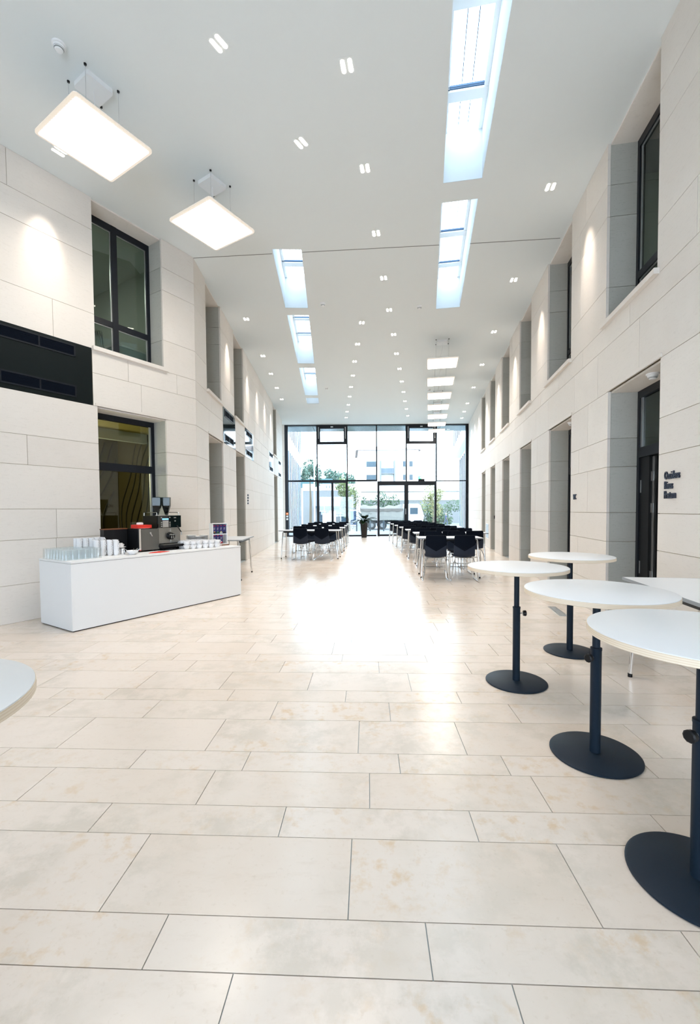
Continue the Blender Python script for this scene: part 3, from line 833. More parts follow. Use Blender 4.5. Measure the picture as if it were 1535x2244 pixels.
# ------------------------------------------------------------------ seating
def surf(s):
    """centre line of the chair shell: s 0 seat front .. 1 top of back -> y, z"""
    P = [(.21, .415), (.17, .432), (.05, .428), (-.07, .420), (-.125, .432), (-.155, .475), (-.172, .55), (-.190, .66), (-.205, .76), (-.213, .82)]
    q = s * (len(P) - 1); i = min(int(q), len(P) - 2); f = q - i
    return P[i][0] * (1 - f) + P[i + 1][0] * f, P[i][1] * (1 - f) + P[i + 1][1] * f
def half_w(s):
    return .19 - .004 * max(0, s - .45) / .55 * 3.2 if s > .45 else .175 + .015 * min(1, s / .3)
def shell_pt(s, x, off):
    y, z = surf(s); y2, z2 = surf(min(1, s + .01)); y1, z1 = surf(max(0, s - .01))
    d = Vector((0, y2 - y1, z2 - z1)).normalized(); n_ = Vector((0, d.z, -d.y))      # n_ points to the sitter / up-front
    hw = half_w(s); q = x / hw
    dish = .022 * q * q
    return Vector((x, y, z)) + n_ * (off + dish)
def sheet(s0f, s1, off0, off1, nx=8, ns=14):
    mb = MB(); g = {}
    for side, off in ((0, off0), (1, off1)):
        for i in range(nx + 1):
            q = -1 + 2 * i / nx
            s0 = s0f(q)
            for j in range(ns + 1):
                s = s0 + (s1 - s0) * j / ns
                rnd_ = 1.0 - .10 * max(0, (s - .975) / .025) ** 2 - (.07 * max(0, (.03 - s) / .03) if s < .03 else 0)
                g[side, i, j] = len(mb.v); mb.v.append(shell_pt(s, q * half_w(s) * rnd_, off))
    for i in range(nx):
        for j in range(ns):
            mb.face((g[0, i, j], g[0, i + 1, j], g[0, i + 1, j + 1], g[0, i, j + 1])); mb.face((g[1, i, j], g[1, i, j + 1], g[1, i + 1, j + 1], g[1, i + 1, j]))
    for i in range(nx):
        for j in (0, ns): mb.face((g[0, i, j], g[1, i, j], g[1, i + 1, j], g[0, i + 1, j]))
    for j in range(ns):
        for i in (0, nx): mb.face((g[0, i, j], g[0, i, j + 1], g[1, i, j + 1], g[1, i, j]))
    return mb
ch0 = thing('stacking_chair', '', 'chair')
obj('seat_shell', sheet(lambda q: 0.0, .985, -.006, .006, 8, 20), M['shell'], ch0, smooth=True)
obj('back_cover', sheet(lambda q: .655 + .11 * abs(q), 1.0, -.010, .010, 8, 6), M['cover'], ch0, smooth=True)
obj('seat_pad', sheet(lambda q: .03, .40, .005, .016, 6, 6), M['cover'], ch0, smooth=True)
for sx in (-1, 1):
    obj('sled_leg', MB().tube([(sx * .15, -.10, .418), (sx * .195, -.17, .30), (sx * .225, -.225, .03), (sx * .227, -.222, .012), (sx * .227, -.20, .009), (sx * .227, .20, .009), (sx * .225, .215, .02), (sx * .19, .15, .405), (sx * .15, .12, .418)], .0085, 7), M['chrome'], ch0, smooth=True)
obj('cross_bar', MB().tube([(-.16, -.09, .412), (.16, -.09, .412)], .008, 6), M['chrome'], ch0)
obj('cross_bar', MB().tube([(-.203, .178, .215), (.203, .178, .215)], .007, 6), M['chrome'], ch0)

def table_mesh(L_, D):
    t = thing('dining_table', '', 'table')
    obj('tabletop', MB().prism([(-L_ / 2, -D / 2), (L_ / 2, -D / 2), (L_ / 2, D / 2), (-L_ / 2, D / 2)], .732, .752), M['laminate'], t)
    e = MB()
    for q in ((-L_ / 2 - .002, L_ / 2 + .002, -D / 2 - .003, -D / 2), (-L_ / 2 - .002, L_ / 2 + .002, D / 2, D / 2 + .003), (-L_ / 2 - .003, -L_ / 2, -D / 2, D / 2), (L_ / 2, L_ / 2 + .003, -D / 2, D / 2)): e.box(*q, .731, .7525)
    obj('edge_band', e, mat('grey table edge', (.30, .33, .36), .5) if 'grey table edge' not in bpy.data.materials else bpy.data.materials['grey table edge'], t)
    a = MB()
    a.box(-L_ / 2 + .12, L_ / 2 - .12, -D / 2 + .06, -D / 2 + .085, .69, .732).box(-L_ / 2 + .12, L_ / 2 - .12, D / 2 - .085, D / 2 - .06, .69, .732)
    obj('under_frame', a, M['black'], t)
    for sx in (-1, 1):
        for sy in (-1, 1):
            x, y = sx * (L_ / 2 - .10), sy * (D / 2 - .09)
            lg = obj('leg', MB().tube([(x - sx * .05, y - sy * .02, .72), (x, y, .722), (x + sx * .01, y + sy * .01, .69), (x + sx * .045, y + sy * .05, .025)], .0145, 10), M['chrome'], t, smooth=True)
            obj('foot', MB().lathe([(0, 0), (.016, 0), (.016, .028), (0, .028)], 10, (x + sx * .046, y + sy * .051, 0)), M['black'], lg)
    return t
SMALL = table_mesh(1.18, .56); LARGE = table_mesh(1.62, .56)
first = {'S': True, 'L': True, 'C': True}
def put_table(kind, x, y, rot, label, group):
    src = SMALL if kind == 'S' else LARGE
    if first[kind]:
        first[kind] = False; src.location = (x, y, 0); src.rotation_euler = (0, 0, rot); src['label'] = label
        if group: src['group'] = group
        return src
    o = dup(src, (x, y, 0), rot, label, group)
    if not group and 'group' in o: del o['group']
    return o
def put_chair(x, y, rot, label, group):
    if first['C']:
        first['C'] = False; ch0.location = (x, y, 0); ch0.rotation_euler = (0, 0, rot); ch0['label'] = label; ch0['group'] = group; return
    dup(ch0, (x, y, 0), rot, label, group)
rnd = random.Random(8)
def seat_row(kind, cx, cy, rot, offs_n, offs_f, block_, row):
    put_table(kind, cx, cy, rot, 'white topped table with chrome legs, %s block, %s row from the camera' % (block_, ORD[row]), 'tables of the %s block' % block_)
    c, s = math.cos(rot), math.sin(rot)
    pos = {1: ['only'], 2: ['left', 'right'], 3: ['left', 'middle', 'right']}
    for side, offs in ((-1, offs_n), (1, offs_f)):
        for i, u in enumerate(offs):
            u += rnd.uniform(-.012, .012); vv = side * (.45 + rnd.uniform(-.015, .015))
            x, y = cx + u * c - vv * s, cy + u * s + vv * c
            put_chair(x, y, rot + (0 if side < 0 else PI) + rnd.uniform(-.03, .03),
                      'black chair, %s block, %s table row, %s side, %s seat' % (block_, ORD[row], 'near' if side < 0 else 'far', pos[len(offs)][i]), 'chairs of the %s block' % block_)
RB = -.075
seat_row('S', 1.88, 8.27, RB, [-.30, .19], [-.22, .26], 'right', 0)
for r_ in range(6):
    y = 9.93 + 1.60 * r_
    seat_row('L', 2.27 + .022 * r_, y - .03, RB, [-.54, -.05, .44], [-.52, -.03, .46], 'right', r_ + 1)
LBR = -.10
for r_ in range(4):
    y = 11.62 + 1.66 * r_
    if r_ == 0: seat_row('L', -1.05, y, LBR, [-.16, .40], [-.10, .42], 'left', 0)
    else: seat_row('L', -1.02 + .05 * r_, y, LBR, [-.45, .05, .55], [-.45, .05, .55], 'left', r_)
# tables along the walls
put_table('S', 2.265, 2.68, PI / 2 - math.atan2(TR.x, TR.y) + .0, 'white rectangular table against the right wall behind the round tables', None)
put_table('S', -2.27, 8.44, PI / 2 + .04, 'white rectangular table beyond the far end of the white counter', None)

# bar tables
def bar_table(x, y, knob, label):
    t = thing('bar_table', label, 'table', (x, y, 0), 0, 'round bar tables')
    obj('base_plate', MB().lathe([(0, 0), (.212, 0), (.216, .004), (.216, .009), (.208, .014), (.03, .017), (0, .017)], 64), M['pole'], t, smooth=True)
    obj('lower_pole', MB().lathe([(0, .015), (.026, .015), (.026, .548), (.0275, .55), (.0275, .562), (.018, .564)], 28), M['pole'], t, smooth=True)
    obj('upper_pole', MB().lathe([(.0185, .56), (.0185, .83)], 28), M['pole'], t, smooth=True)
    obj('mount_plate', MB().lathe([(0, .828), (.09, .828), (.09, .834), (0, .834)], 24), M['pole'], t)
    k_ = MB()
    c, s = math.cos(knob), math.sin(knob)
    k_.tube([(c * .026, s * .026, .515), (c * .050, s * .050, .515)], .006, 8)
    kn = obj('knob_stem', k_, M['silver'], t)
    pts = [(c * r, s * r, .515) for r in (.044, .046, .064, .068)]
    obj('knob', MB().tube(pts, [.012, .020, .022, .017], 10), M['black'], kn, smooth=True)
    obj('tabletop', MB().lathe([(0, .834), (.345, .834), (.349, .836), (.349, .8575), (0, .8575)], 96), M['plywood'], t, smooth=True)
    obj('laminate_sheet', MB().lathe([(0, .8575), (.347, .8575), (.347, .8605), (.3455, .8615), (0, .8615)], 96), M['laminate'], t, smooth=True)
    return t
bar_table(1.222, 3.165, -.15, 'round white bar table farthest left of the right-hand four, knob on right')
bar_table(1.960, 3.84, 2.6, 'round white bar table farthest back, nearest the right wall')
bar_table(1.268, 2.215, -2.7, 'round white bar table in the middle, knob facing the camera')
bar_table(1.190, 1.445, -2.8, 'round white bar table nearest the camera at the right edge')
bar_table(-1.09, .893, 2.5, 'round white bar table cut by the left edge of the photo')

# floor fittings
t = thing('floor_grille', 'narrow silver floor grille near the right wall by the bar tables', 'grille', (2.49, 5.12, 0), aR)
obj('grille_frame', MB().box(0, .10, 0, .52, 0, .003), M['silver'], t)
obj('grille_bed', MB().box(.02, .08, .015, .505, .003, .0045), mat('grey grille bed', (.35, .37, .38), .5, .5), t)
t = thing('floor_socket_box', 'flush square floor box lid by the right chair block', 'floor box', (2.44, 7.47, 0), -FA)
obj('lid', MB().box(.006, .184, .006, .204, 0, .0012), M['floor_stone'], t)
rm = MB()
for q in ((0, .19, 0, .006), (0, .19, .204, .21), (0, .006, .006, .204), (.184, .19, .006, .204)): rm.box(*q, 0, .002)
obj('rim', rm, M['steel'], t)
for x, y, l in ((-1.66, 13.6, 'flush floor box lid nearer along the left wall'), (-1.75, 16.3, 'flush floor box lid farther along the left wall')):
    t = thing('floor_socket_box', l, 'floor box', (x - .55, y, 0), -FA)
    obj('lid', MB().box(0, .2, 0, .2, 0, .003), M['silver'], t); obj('rim', MB().box(-.005, .205, -.005, .205, 0, .0015), M['steel'], t)
t = thing('wall_vent', 'light grey ventilation grille low on the right wall between far doors', 'vent', WR.p(14.2, .0, .30))
g_ = MB(); g_.obox((0, 0, 0), TR * .62, NR * .012, (0, 0, .50)); obj('vent_frame', g_, M['white'], t)
for q in range(9):
    obj('vent_slat', MB().obox(TR * .04 + NR * .012 + Vector((0, 0, .035 + q * .05)), TR * .54, NR * .008, (0, 0, .03)), mat('pale blue vent slat', (.42, .58, .72), .5) if 'pale blue vent slat' not in bpy.data.materials else bpy.data.materials['pale blue vent slat'], t)
t = thing('card_reader', 'small black card reader in the recess of the fifth right door', 'reader', WR.p(13.89, -.17, 1.02))
obj('reader_case', MB().obox((0, 0, -.05), NR * .06, -TR * .02, (0, 0, .10)), M['black'], t)
obj('reader_face', MB().obox(NR * .008 - TR * .02 + Vector((0, 0, -.04)), NR * .044, -TR * .003, (0, 0, .08)), M['black_gloss'], t)

# ------------------------------------------------------------------ the coffee counter
CT = Vector((.5385, .8426, 0)).normalized(); CW = Vector((-CT.y, CT.x, 0)); C0 = Vector((-2.952, 4.558, 0)); CA = math.atan2(CT.y, CT.x)
def cw(a, b, z=.75): return C0 + CT * a + CW * b + Vector((0, 0, z))
t = thing('coffee_counter', 'long plain white counter carrying the coffee machine and cups', 'counter', C0, CA)
obj('plinth', MB().box(.012, 2.374, .012, .72, 0, .012), M['black'], t)
obj('front_panel', MB().box(0, 2.386, 0, .022, .012, .728), M['counter'], t)
obj('end_panel', MB().box(0, .022, .022, .73, .012, .728), M['counter'], t)
obj('end_panel', MB().box(2.364, 2.386, .022, .73, .012, .728), M['counter'], t)
obj('back_panel', MB().box(.022, 2.364, .712, .73, .012, .728), M['counter'], t)
obj('shadow_gap', MB().box(.004, 2.382, .004, .726, .728, .732), M['black_frame'], t)
obj('worktop', MB().box(-.003, 2.389, -.003, .735, .732, .75), M['counter'], t)

# glasses, stood upside down in a block
gl = MB().lathe([(.0, .118), (.027, .118), (.029, .114), (.033, .0), (.0305, .0), (.0268, .108), (0, .110)], 14).mesh('drinking_glass', M['tumbler'], True)
rnd = random.Random(2)
for i in range(6):
    for j in range(8):
        if i + j > 11: continue
        p = cw(.05 + i * .068 + rnd.uniform(-.004, .004), .20 + j * .068 + rnd.uniform(-.004, .004))
        tag(link('drinking_glass', gl, None, p), 'clear upturned glass, %s row back from the counter front, %s from the near end' % (ORD[j], ORD[i]), 'glass', 'glasses on the counter')
# espresso cups in nested stacks, handles outwards
def cup_mesh(r, h, hr, name):
    mb = MB().lathe([(0, 0), (r * .62, 0), (r * .66, .003), (r * .93, h * .55), (r, h), (r * .94, h), (r * .86, h * .55), (r * .55, .006), (0, .006)], 16)
    pts = [(r * .88 + hr * math.sin(a) * 1.0, 0, h * .52 + hr * .85 * math.cos(a)) for a in [PI * q / 7 for q in range(8)]]
    mb.tube(pts, .0035, 6)
    return mb.mesh(name, M['porcelain'], True)
esp = cup_mesh(.030, .050, .014, 'espresso_cup'); big = cup_mesh(.047, .058, .018, 'coffee_cup')
def esp_stack(a, b, n, grp, lab0):
    for q in range(n):
        lab = lab0 % ORD[q]
        tag(link('espresso_cup', esp, None, cw(a, b, .75 + q * .0275), CA - PI / 2 + .5 + rnd.uniform(-.15, .15)), lab, 'cup', grp)
for i in range(4):
    for j in range(2):
        esp_stack(.47 + i * .062 + j * .02, .40 - i * .030 + j * .066, 6, 'espresso cups in the front stacks', 'white espresso cup, lower stacks, %s row, %s stack from left, ' % (('front', 'back')[j], ORD[i]) + '%s cup from the bottom')
for i in range(5):
    for j in range(2):
        esp_stack(.34 + i * .066, .60 - j * .062 - i * .006, 7, 'espresso cups in the rear stacks', 'white espresso cup, taller wall-side stacks, %s row, %s stack from left, ' % (('back', 'front')[j], ORD[i]) + '%s cup up')
saucer = MB().lathe([(0, 0), (.03, 0), (.035, .003), (.058, .012), (.060, .013), (.056, .011), (.032, .0065), (0, .006)], 24).mesh('saucer', M['porcelain'], True)
for q in range(2):
    for (a, b) in ((.70, .50), (.78, .42)):
        z = .75 + q * .075
        tag(link('saucer', saucer, None, cw(a, b, z)), 'white %s saucer in the cup tower %s the machine' % (('lower', 'upper')[q], 'farther behind' if b > .45 else 'nearest'), 'saucer', 'saucers of the cup tower')
        o = link('espresso_cup', esp, None, cw(a, b, z + .062), (PI, 0, CA)); tag(o, 'white espresso cup upturned on the %s saucer of the tower %s the machine' % (('lower', 'upper')[q], 'farther behind' if b > .45 else 'nearest'), 'cup', 'upturned cups beside the machine')
for (a, b) in ((.62, .56), (.66, .58)):
    o = link('espresso_cup', esp, None, cw(a, b, .75 + .05), (PI, 0, CA)); tag(o, 'white espresso cup upturned on the counter behind the saucer towers, %s of two' % ('left' if a < .64 else 'right'), 'cup', 'upturned cups behind the tower')
t = thing('cream_jug', 'small shiny metal cream jug between cup stacks and bowl', 'jug', cw(.735, .30))
obj('jug_body', MB().lathe([(0, 0), (.024, 0), (.030, .02), (.026, .05), (.022, .065), (.025, .078), (.021, .076), (0, .01)], 18), M['chrome'], t, smooth=True)
obj('jug_handle', MB().tube([(.027, 0, .065), (.045, 0, .058), (.046, 0, .035), (.029, 0, .022)], .004, 6), M['chrome'], t)
t = thing('spoon_bowl', 'white porcelain bowl of teaspoons in front of the coffee machine', 'bowl', cw(.80, .20))
obj('bowl', MB().lathe([(0, 0), (.03, 0), (.035, .004), (.062, .03), (.072, .052), (.069, .052), (.055, .028), (.03, .008), (0, .007)], 24), M['porcelain'], t, smooth=True)
for i in range(4):
    a_ = .4 + i * .5
    tag(obj('teaspoon', MB().tube([(0, 0, .008), (math.cos(a_) * .06, math.sin(a_) * .06, .052), (math.cos(a_) * .095, math.sin(a_) * .095, .068)], [.006, .003, .004], 6), M['chrome'], None, cw(.80, .20)),
        'steel teaspoon in the white bowl before the machine, %s from the right' % ORD[i], 'spoon', 'spoons in the bowl')
# coffee machine
t = thing('coffee_machine', 'black and steel coffee machine with two bean hoppers on the counter', 'coffee machine', cw(1.0, .40), CA)
obj('cooler_body', MB().box(.0, .29, .004, .33, .012, .30), M['black'], t)
dr = obj('cooler_door', MB().box(.035, .288, -.014, .004, .022, .298), M['steel_grey'], t)
obj('cooler_trim', MB().box(.004, .030, -.014, .004, .02, .302), M['chrome'], t)
obj('door_lock', MB().tube([(.16, -.014, .245), (.16, -.024, .245)], .012, 10).tube([(.165, -.022, .235), (.185, -.022, .20)], .006, 6), M['silver'], dr)
obj('machine_feet', MB().box(.01, .05, .02, .06, 0, .012).box(.24, .28, .02, .06, 0, .012).box(.34, .37, .03, .06, 0, .012).box(.60, .63, .03, .06, 0, .03), M['black'], t)
X0, X1 = .30, .655
obj('machine_body', MB().box(X0 - .005, X1, .04, .36, .012, .47), M['black'], t)
obj('front_plate', MB().box(X0, X1 - .01, .028, .04, .09, .305), M['steel'], t)
obj('plate_seam', MB().box(X0 + .195, X0 + .198, .026, .028, .09, .305), M['chrome'], t)
cp = obj('control_panel', MB().box(X0, X1, .014, .04, .305, .472), M['black_gloss'], t)
obj('display', MB().box(X0 + .06, X0 + .155, .011, .014, .415, .432), M['display'], cp)
obj('key_card', MB().box(X0 + .065, X0 + .155, .011, .014, .312, .405), M['silver'], cp)
for x in (.045, .175):
    for z in (.445, .378, .352, .327):
        obj('button', MB().tube([(X0 + x, .014, z), (X0 + x, .006, z)], .008, 10), M['silver'], cp)
obj('emblem', MB().box(X0 + .24, X0 + .275, .0115, .014, .435, .445), M['silver'], cp)
obj('dial', MB().tube([(X0 + .257, .014, .395), (X0 + .257, .004, .395)], .009, 10), M['silver'], cp)
sp = obj('spout_block', MB().tube([(X0 + .18, .03, .19), (X0 + .18, -.03, .185)], [.055, .045], 14), M['black'], t, smooth=True)
obj('spout_cap', MB().lathe([(0, .018), (.03, .014), (.05, .0), (.03, -.004), (0, -.004)], 18, (X0 + .18, -.035, .205)), M['chrome'], sp, smooth=True)
obj('nozzle', MB().tube([(X0 + .165, -.035, .19), (X0 + .165, -.035, .155)], .008, 8).tube([(X0 + .195, -.035, .19), (X0 + .195, -.035, .155)], .008, 8), M['chrome'], sp)
obj('drip_tray', MB().box(X0 - .02, X1 + .02, -.11, .04, .045, .075), M['black'], t)
obj('tray_grid', MB().box(X0, X1, -.10, .03, .075, .079), M['steel_grey'], t)
obj('steam_wand', MB().tube([(X0 + .285, .01, .33), (X0 + .285, -.02, .30), (X0 + .315, -.03, .25), (X0 + .325, -.03, .235)], .007, 8), M['black'], t)
obj('wand_tip', MB().tube([(X0 + .325, -.03, .238), (X0 + .328, -.03, .20)], .009, 8), M['silver'], t)
for x in (.09, .235):
    hp = obj('bean_hopper', MB().lathe([(.028, .475), (.032, .50), (.072, .61), (.074, .72), (.071, .72), (.069, .61), (.028, .50)], 4, (X0 + x, .17, 0)).xform(Matrix.Identity(4)), M['smoke'], t)
    obj('coffee_beans', MB().lathe([(0, .50), (.027, .505), (.060, .595), (.062, .63), (0, .64)], 4, (X0 + x, .17, 0)), M['beans'], hp)
    obj('hopper_lid', MB().lathe([(0, .728), (.075, .728), (.076, .72), (0, .72)], 4, (X0 + x, .17, 0)), M['smoke'], hp)
for x in (X0 - .003, X1 - .02):
    obj('cup_rail', MB().tube([(x, .04, .47), (x, .04, .51), (x, .045, .515), (x, .33, .515), (x, .335, .51), (x, .335, .47)], .005, 6), M['chrome'], t)
obj('warming_tray', MB().box(X0 + .02, X0 + .14, .05, .11, .472, .482), M['chrome'], t)
t = thing('black_case', 'flat black case standing behind the coffee machine by the window', 'case', cw(.68, .62), CA)
obj('case_body', MB().box(0, .30, 0, .09, 0, .30), M['black'], t)
obj('case_lid', MB().box(-.004, .304, -.004, .094, .30, .312), M['brown'], t)
t = thing('napkin_box', 'red napkin box on the cooler beside the coffee machine', 'box', cw(1.03, .48, 1.05), CA)
obj('tray', MB().lathe([(0, 0), (.085, 0), (.105, .008), (.10, .009), (0, .006)], 20, (.10, .05, 0)), M['porcelain'], t)
obj('box_walls', MB().box(.0, .075, -.02, .13, .008, .055).box(.075, .205, -.015, .12, .008, .050), M['red'], t)
t = thing('sugar_dish', 'white fluted dish on top of the red napkin box', 'dish', cw(1.10, .52, 1.105), CA)
obj('dish', MB().lathe([(0, 0), (.036, 0), (.040, .012), (.036, .028), (0, .032)], 20), M['porcelain'], t, smooth=True)
fl = MB()
for q in range(20):
    a_ = 2 * PI * q / 20; fl.box(.039 * math.cos(a_) - .002, .039 * math.cos(a_) + .002, .039 * math.sin(a_) - .002, .039 * math.sin(a_) + .002, .002, .022)
obj('flutes', fl, M['porcelain'], t)
tag(obj('red_napkin', MB().prism([(.0, .02), (.13, -.03), (.30, .02), (.24, .13), (.17, .12)], 0, .004).prism([(.02, .03), (.14, 0), (.25, .04), (.20, .11)], .004, .007), M['red'], None, cw(.98, .13), CA), 'folded red napkin lying on the counter before the coffee machine', 'napkin')
# coffee cups at the far end
rnd = random.Random(4)
for i in range(6):
    for j in range(4):
        a, b = 1.62 + i * .088 + j * .015, .14 + j * .105 + (5 - i) * .022
        if a > 2.08: continue
        for q in range(2):
            tag(link('coffee_cup', big, None, cw(a, b, .75 + q * .050), CA - PI / 2 + .7 + rnd.uniform(-.4, .4)), 'white coffee cup right of the machine, %s column from it, %s row back, %s cup' % (ORD[i], ORD[j], ('lower', 'upper')[q]), 'cup', 'coffee cups right of the machine')
plate = MB().lathe([(0, 0), (.05, 0), (.056, .003), (.078, .009), (.079, .011), (.052, .006), (0, .005)], 28).mesh('dessert_plate', M['porcelain'], True)
for (a, b, n_), l in (((1.98, .62, 16), 'white plate in the left of three stacks behind the cups'), ((2.07, .555, 14), 'white plate in the middle of three stacks behind the cups'), ((2.20, .60, 15), 'white plate in the right of three stacks behind the cups')):
    for q in range(n_):
        tag(link('dessert_plate', plate, None, cw(a, b, .75 + q * .0105)), l.replace('white plate', 'white plate, %s from the bottom,' % ORD[q]), 'plate', l.replace('white plate in', 'plates of'))
# tea display
t = thing('tea_display', 'white two-tier tea stand at the far end of the counter', 'tea stand', cw(2.14, .32), CA - .25)
obj('stand_base', MB().box(-.02, .25, -.02, .14, 0, .015), M['brown'], t)
obj('stand_side', MB().box(-.005, .004, 0, .12, .015, .335), M['white'], t); obj('stand_side', MB().box(.226, .235, 0, .12, .015, .335), M['white'], t)
obj('stand_back', MB().box(.004, .226, .11, .12, .015, .335), M['white'], t)
obj('shelf', MB().box(.004, .226, 0, .11, .015, .03), M['white'], t); obj('shelf', MB().box(.004, .226, .01, .11, .168, .18), M['white'], t)
obj('top_cover', MB().box(-.005, .235, 0, .12, .335, .343), M['white'], t)
fruit = [((.85, .45, .08), (.01, .01, .01)), ((.10, .42, .14), (.01, .06, .02)), ((.85, .72, .12), (.40, .48, .45)), ((.03, .03, .05), (.01, .01, .015)),
         ((.80, .30, .08), (.45, .02, .02)), ((.75, .72, .68), (.02, .05, .02)), ((.75, .40, .45), (.40, .02, .04))]
names = ['orange', 'green', 'yellow', 'black', 'orange and red', 'white', 'pink']
for i in range(7):
    c_, d_ = fruit[i]; x = .008 + (i % 4) * .054; z = .182 if i < 4 else .032; y0 = .018
    mb = MB().box(x, x + .050, y0, .10, z, z + .135).box(x + .012, x + .038, y0 - .001, y0, z + .118, z + .126, 1)
    for q in range(3): mb.box(x + .012, x + .038 - .004 * q, y0 - .001, y0, z + .088 - q * .014, z + .094 - q * .014, 2)
    mb.lathe([(0, .0), (.014, .0), (.016, .008), (.010, .016), (0, .019)], 10, (x + .025, y0 + .004, z + .024), 3, 1, .35)
    mb.box(x + .004, x + .046, y0 - .0012, y0, z + .004, z + .026, 4)
    o = obj('tea_box', mb, [M['tea_blue'], M['red'], M['silver'], mat('fruit print', c_, .5), mat('dark print', d_, .5)], None, cw(2.14, .32), CA - .25)
    tag(o, 'dark blue tea box with %s print on the %s tier' % (names[i], 'upper' if i < 4 else 'lower'), 'tea box', 'boxes in the tea stand')

# ------------------------------------------------------------------ planter by the glass
t = thing('potted_plant', 'tall dark planter with drooping broad green leaves before the glass', 'plant', (.655, 20.15, 0), .2)
obj('planter', MB().lathe([(0, 0), (.125, 0), (.13, .01), (.19, .80), (.185, .82), (.165, .80), (.16, .70), (0, .70)], 8), M['planter'], t)
rnd = random.Random(6)
for i in range(34):
    a = rnd.uniform(0, 2 * PI); el = rnd.uniform(.25, 1.3); ln = rnd.uniform(.32, .56)
    d = Vector((math.cos(a) * math.cos(el), math.sin(a) * math.cos(el), math.sin(el)))
    b0_ = Vector((math.cos(a) * .05, math.sin(a) * .05, .78)); mb = MB(); side = Vector((-math.sin(a), math.cos(a), 0)); pv = None
    for j in range(7):
        f = j / 6; p = b0_ + d * (ln * f) * 1.1 + Vector((math.cos(a), math.sin(a), 0)) * .10 * f * f - Vector((0, 0, 1)) * (.30 * f * f * (1.1 - el * .5))
        wd = .004 if f < .3 else .105 * math.sin(PI * (f - .3) / .7) ** .8 + .003
        l_, c_, r2 = p + side * wd, p - Vector((0, 0, .018 if f > .3 else 0)), p - side * wd
        mb.v += [l_, c_, r2]
        if pv is not None:
            k_ = pv; mb.face((k_, k_ + 1, k_ + 4, k_ + 3)); mb.face((k_ + 1, k_ + 2, k_ + 5, k_ + 4))
        pv = len(mb.v) - 3
    obj('leaf', mb, M['leaf'], t, smooth=True)

# ------------------------------------------------------------------ outside
M['paving'] = mat('grey paving', (.135, .145, .15), .8, var=.08, scale=2)
M['street'] = mat('asphalt', (.10, .105, .11), .9, var=.1, scale=3)
M['fac_white'] = mat('white facade', (.80, .82, .83), .8)
M['fac_blue'] = mat('blue glass', (.022, .045, .065), .3, spec=.4)
M['fin_shade'] = mat('fins with painted shade', (.075, .095, .12), .6)  # blue-grey puts the shade on the fins' sides into their colour
M['fac_teal'] = mat('teal cladding', (.030, .085, .095), .6)
M['concrete'] = mat('grey concrete', (.145, .15, .155), .9, var=.08, scale=4)
M['roof'] = mat('pale red roof tiles', (.16, .12, .11), .9, var=.1, scale=12)
M['canopy'] = mat('mirror canopy soffit', (.15, .21, .23), .2, .6)
g_ = MB(); g_.quad((-40, 21.32, -.03), (40, 21.32, -.03), (40, 27, -.05), (-40, 27, -.05)); g_.quad((-40, 27, -.05), (40, 27, -.05), (40, 44, -1.0), (-40, 44, -1.0))
struct('ground_forecourt', g_, M['paving'])
struct('ground_street', MB().quad((-90, 44, -1.0), (90, 44, -1.0), (90, 190, -1.0), (-90, 190, -1.0)), M['street'])
cano = struct('trim_3', MB().box(-4.4, 7.5, 21.4, 22.75, HC - .03, HC + .10), M['canopy'])
for x in (-1.8, -.2, 1.4, 2.9, 4.5):
    obj('soffit_joint', MB().box(x, x + .02, 21.4, 22.75, HC - .034, HC - .03), M['black'], cano)
# flanking wings with white fins
def wing(name, o, t, n_in, L_, h1, h2, nf, label, over=0.0):
    r = thing(name, label, 'building', o)
    ang = t
    obj('wing_wall', MB().obox(-n_in * 2.2, t * L_, -n_in * .3, (0, 0, h2)), M['fac_white'], r)
    obj('lower_front', MB().obox(-n_in * .1, t * L_, n_in * .1, (0, 0, h1)), M['fac_white'], r)
    obj('upper_storey', MB().obox(Vector((0, 0, h1)) - n_in * 2.2, t * L_, n_in * (2.2 + over), (0, 0, h2 - h1)), M['fac_white'], r)
    for i in range(nf):
        obj('fin', MB().obox(t * (i * L_ / nf + .15), t * .22, n_in * .065, (0, 0, h1 - .25)), M['fin_shade'], r)
        obj('window', MB().obox(t * (i * L_ / nf + .5) + n_in * over + Vector((0, 0, h1 + .9)), t * .30, n_in * .05, (0, 0, h2 - h1 - 1.5)), M['fac_blue'], r)
    return r
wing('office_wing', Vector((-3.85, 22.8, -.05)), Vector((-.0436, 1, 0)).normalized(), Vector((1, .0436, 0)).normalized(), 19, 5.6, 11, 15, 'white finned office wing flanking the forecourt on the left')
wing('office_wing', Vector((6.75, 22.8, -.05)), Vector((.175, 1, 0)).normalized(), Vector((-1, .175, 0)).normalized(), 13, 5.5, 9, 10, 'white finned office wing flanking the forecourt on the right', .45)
# hip roofed house
t = thing('house', 'white house with hip roof seen through the middle of glass front', 'building', (7.6, 85, -1.0))
obj('wall', MB().box(-5.9, 5.9, 0, 12, 0, 13.9), M['fac_white'], t)
rf = MB(); rf.v += [Vector(p) for p in ((-6.4, -.5, 13.9), (6.4, -.5, 13.9), (6.4, 12.5, 13.9), (-6.4, 12.5, 13.9), (0, 5, 15.6), (0, 7, 15.6))]
for f in ((0, 1, 4), (1, 2, 5, 4), (2, 3, 5), (3, 0, 4, 5), (3, 2, 1, 0)): rf.face(f)
obj('roof', rf, M['roof'], t)
for x, ws in ((-4.0, .35), (-3.0, .75), (3.2, .4), (4.4, .35)):
    for z in (11.2, 8.6, 6.0):
        fr = obj('window', MB().box(x - ws, x + ws, -.04, .02, z - .55, z + .55), M['concrete'], t); obj('window_pane', MB().box(x - ws + .06, x + ws - .06, -.06, -.04, z - .49, z + .49), M['fac_blue'], fr)
bal = MB()
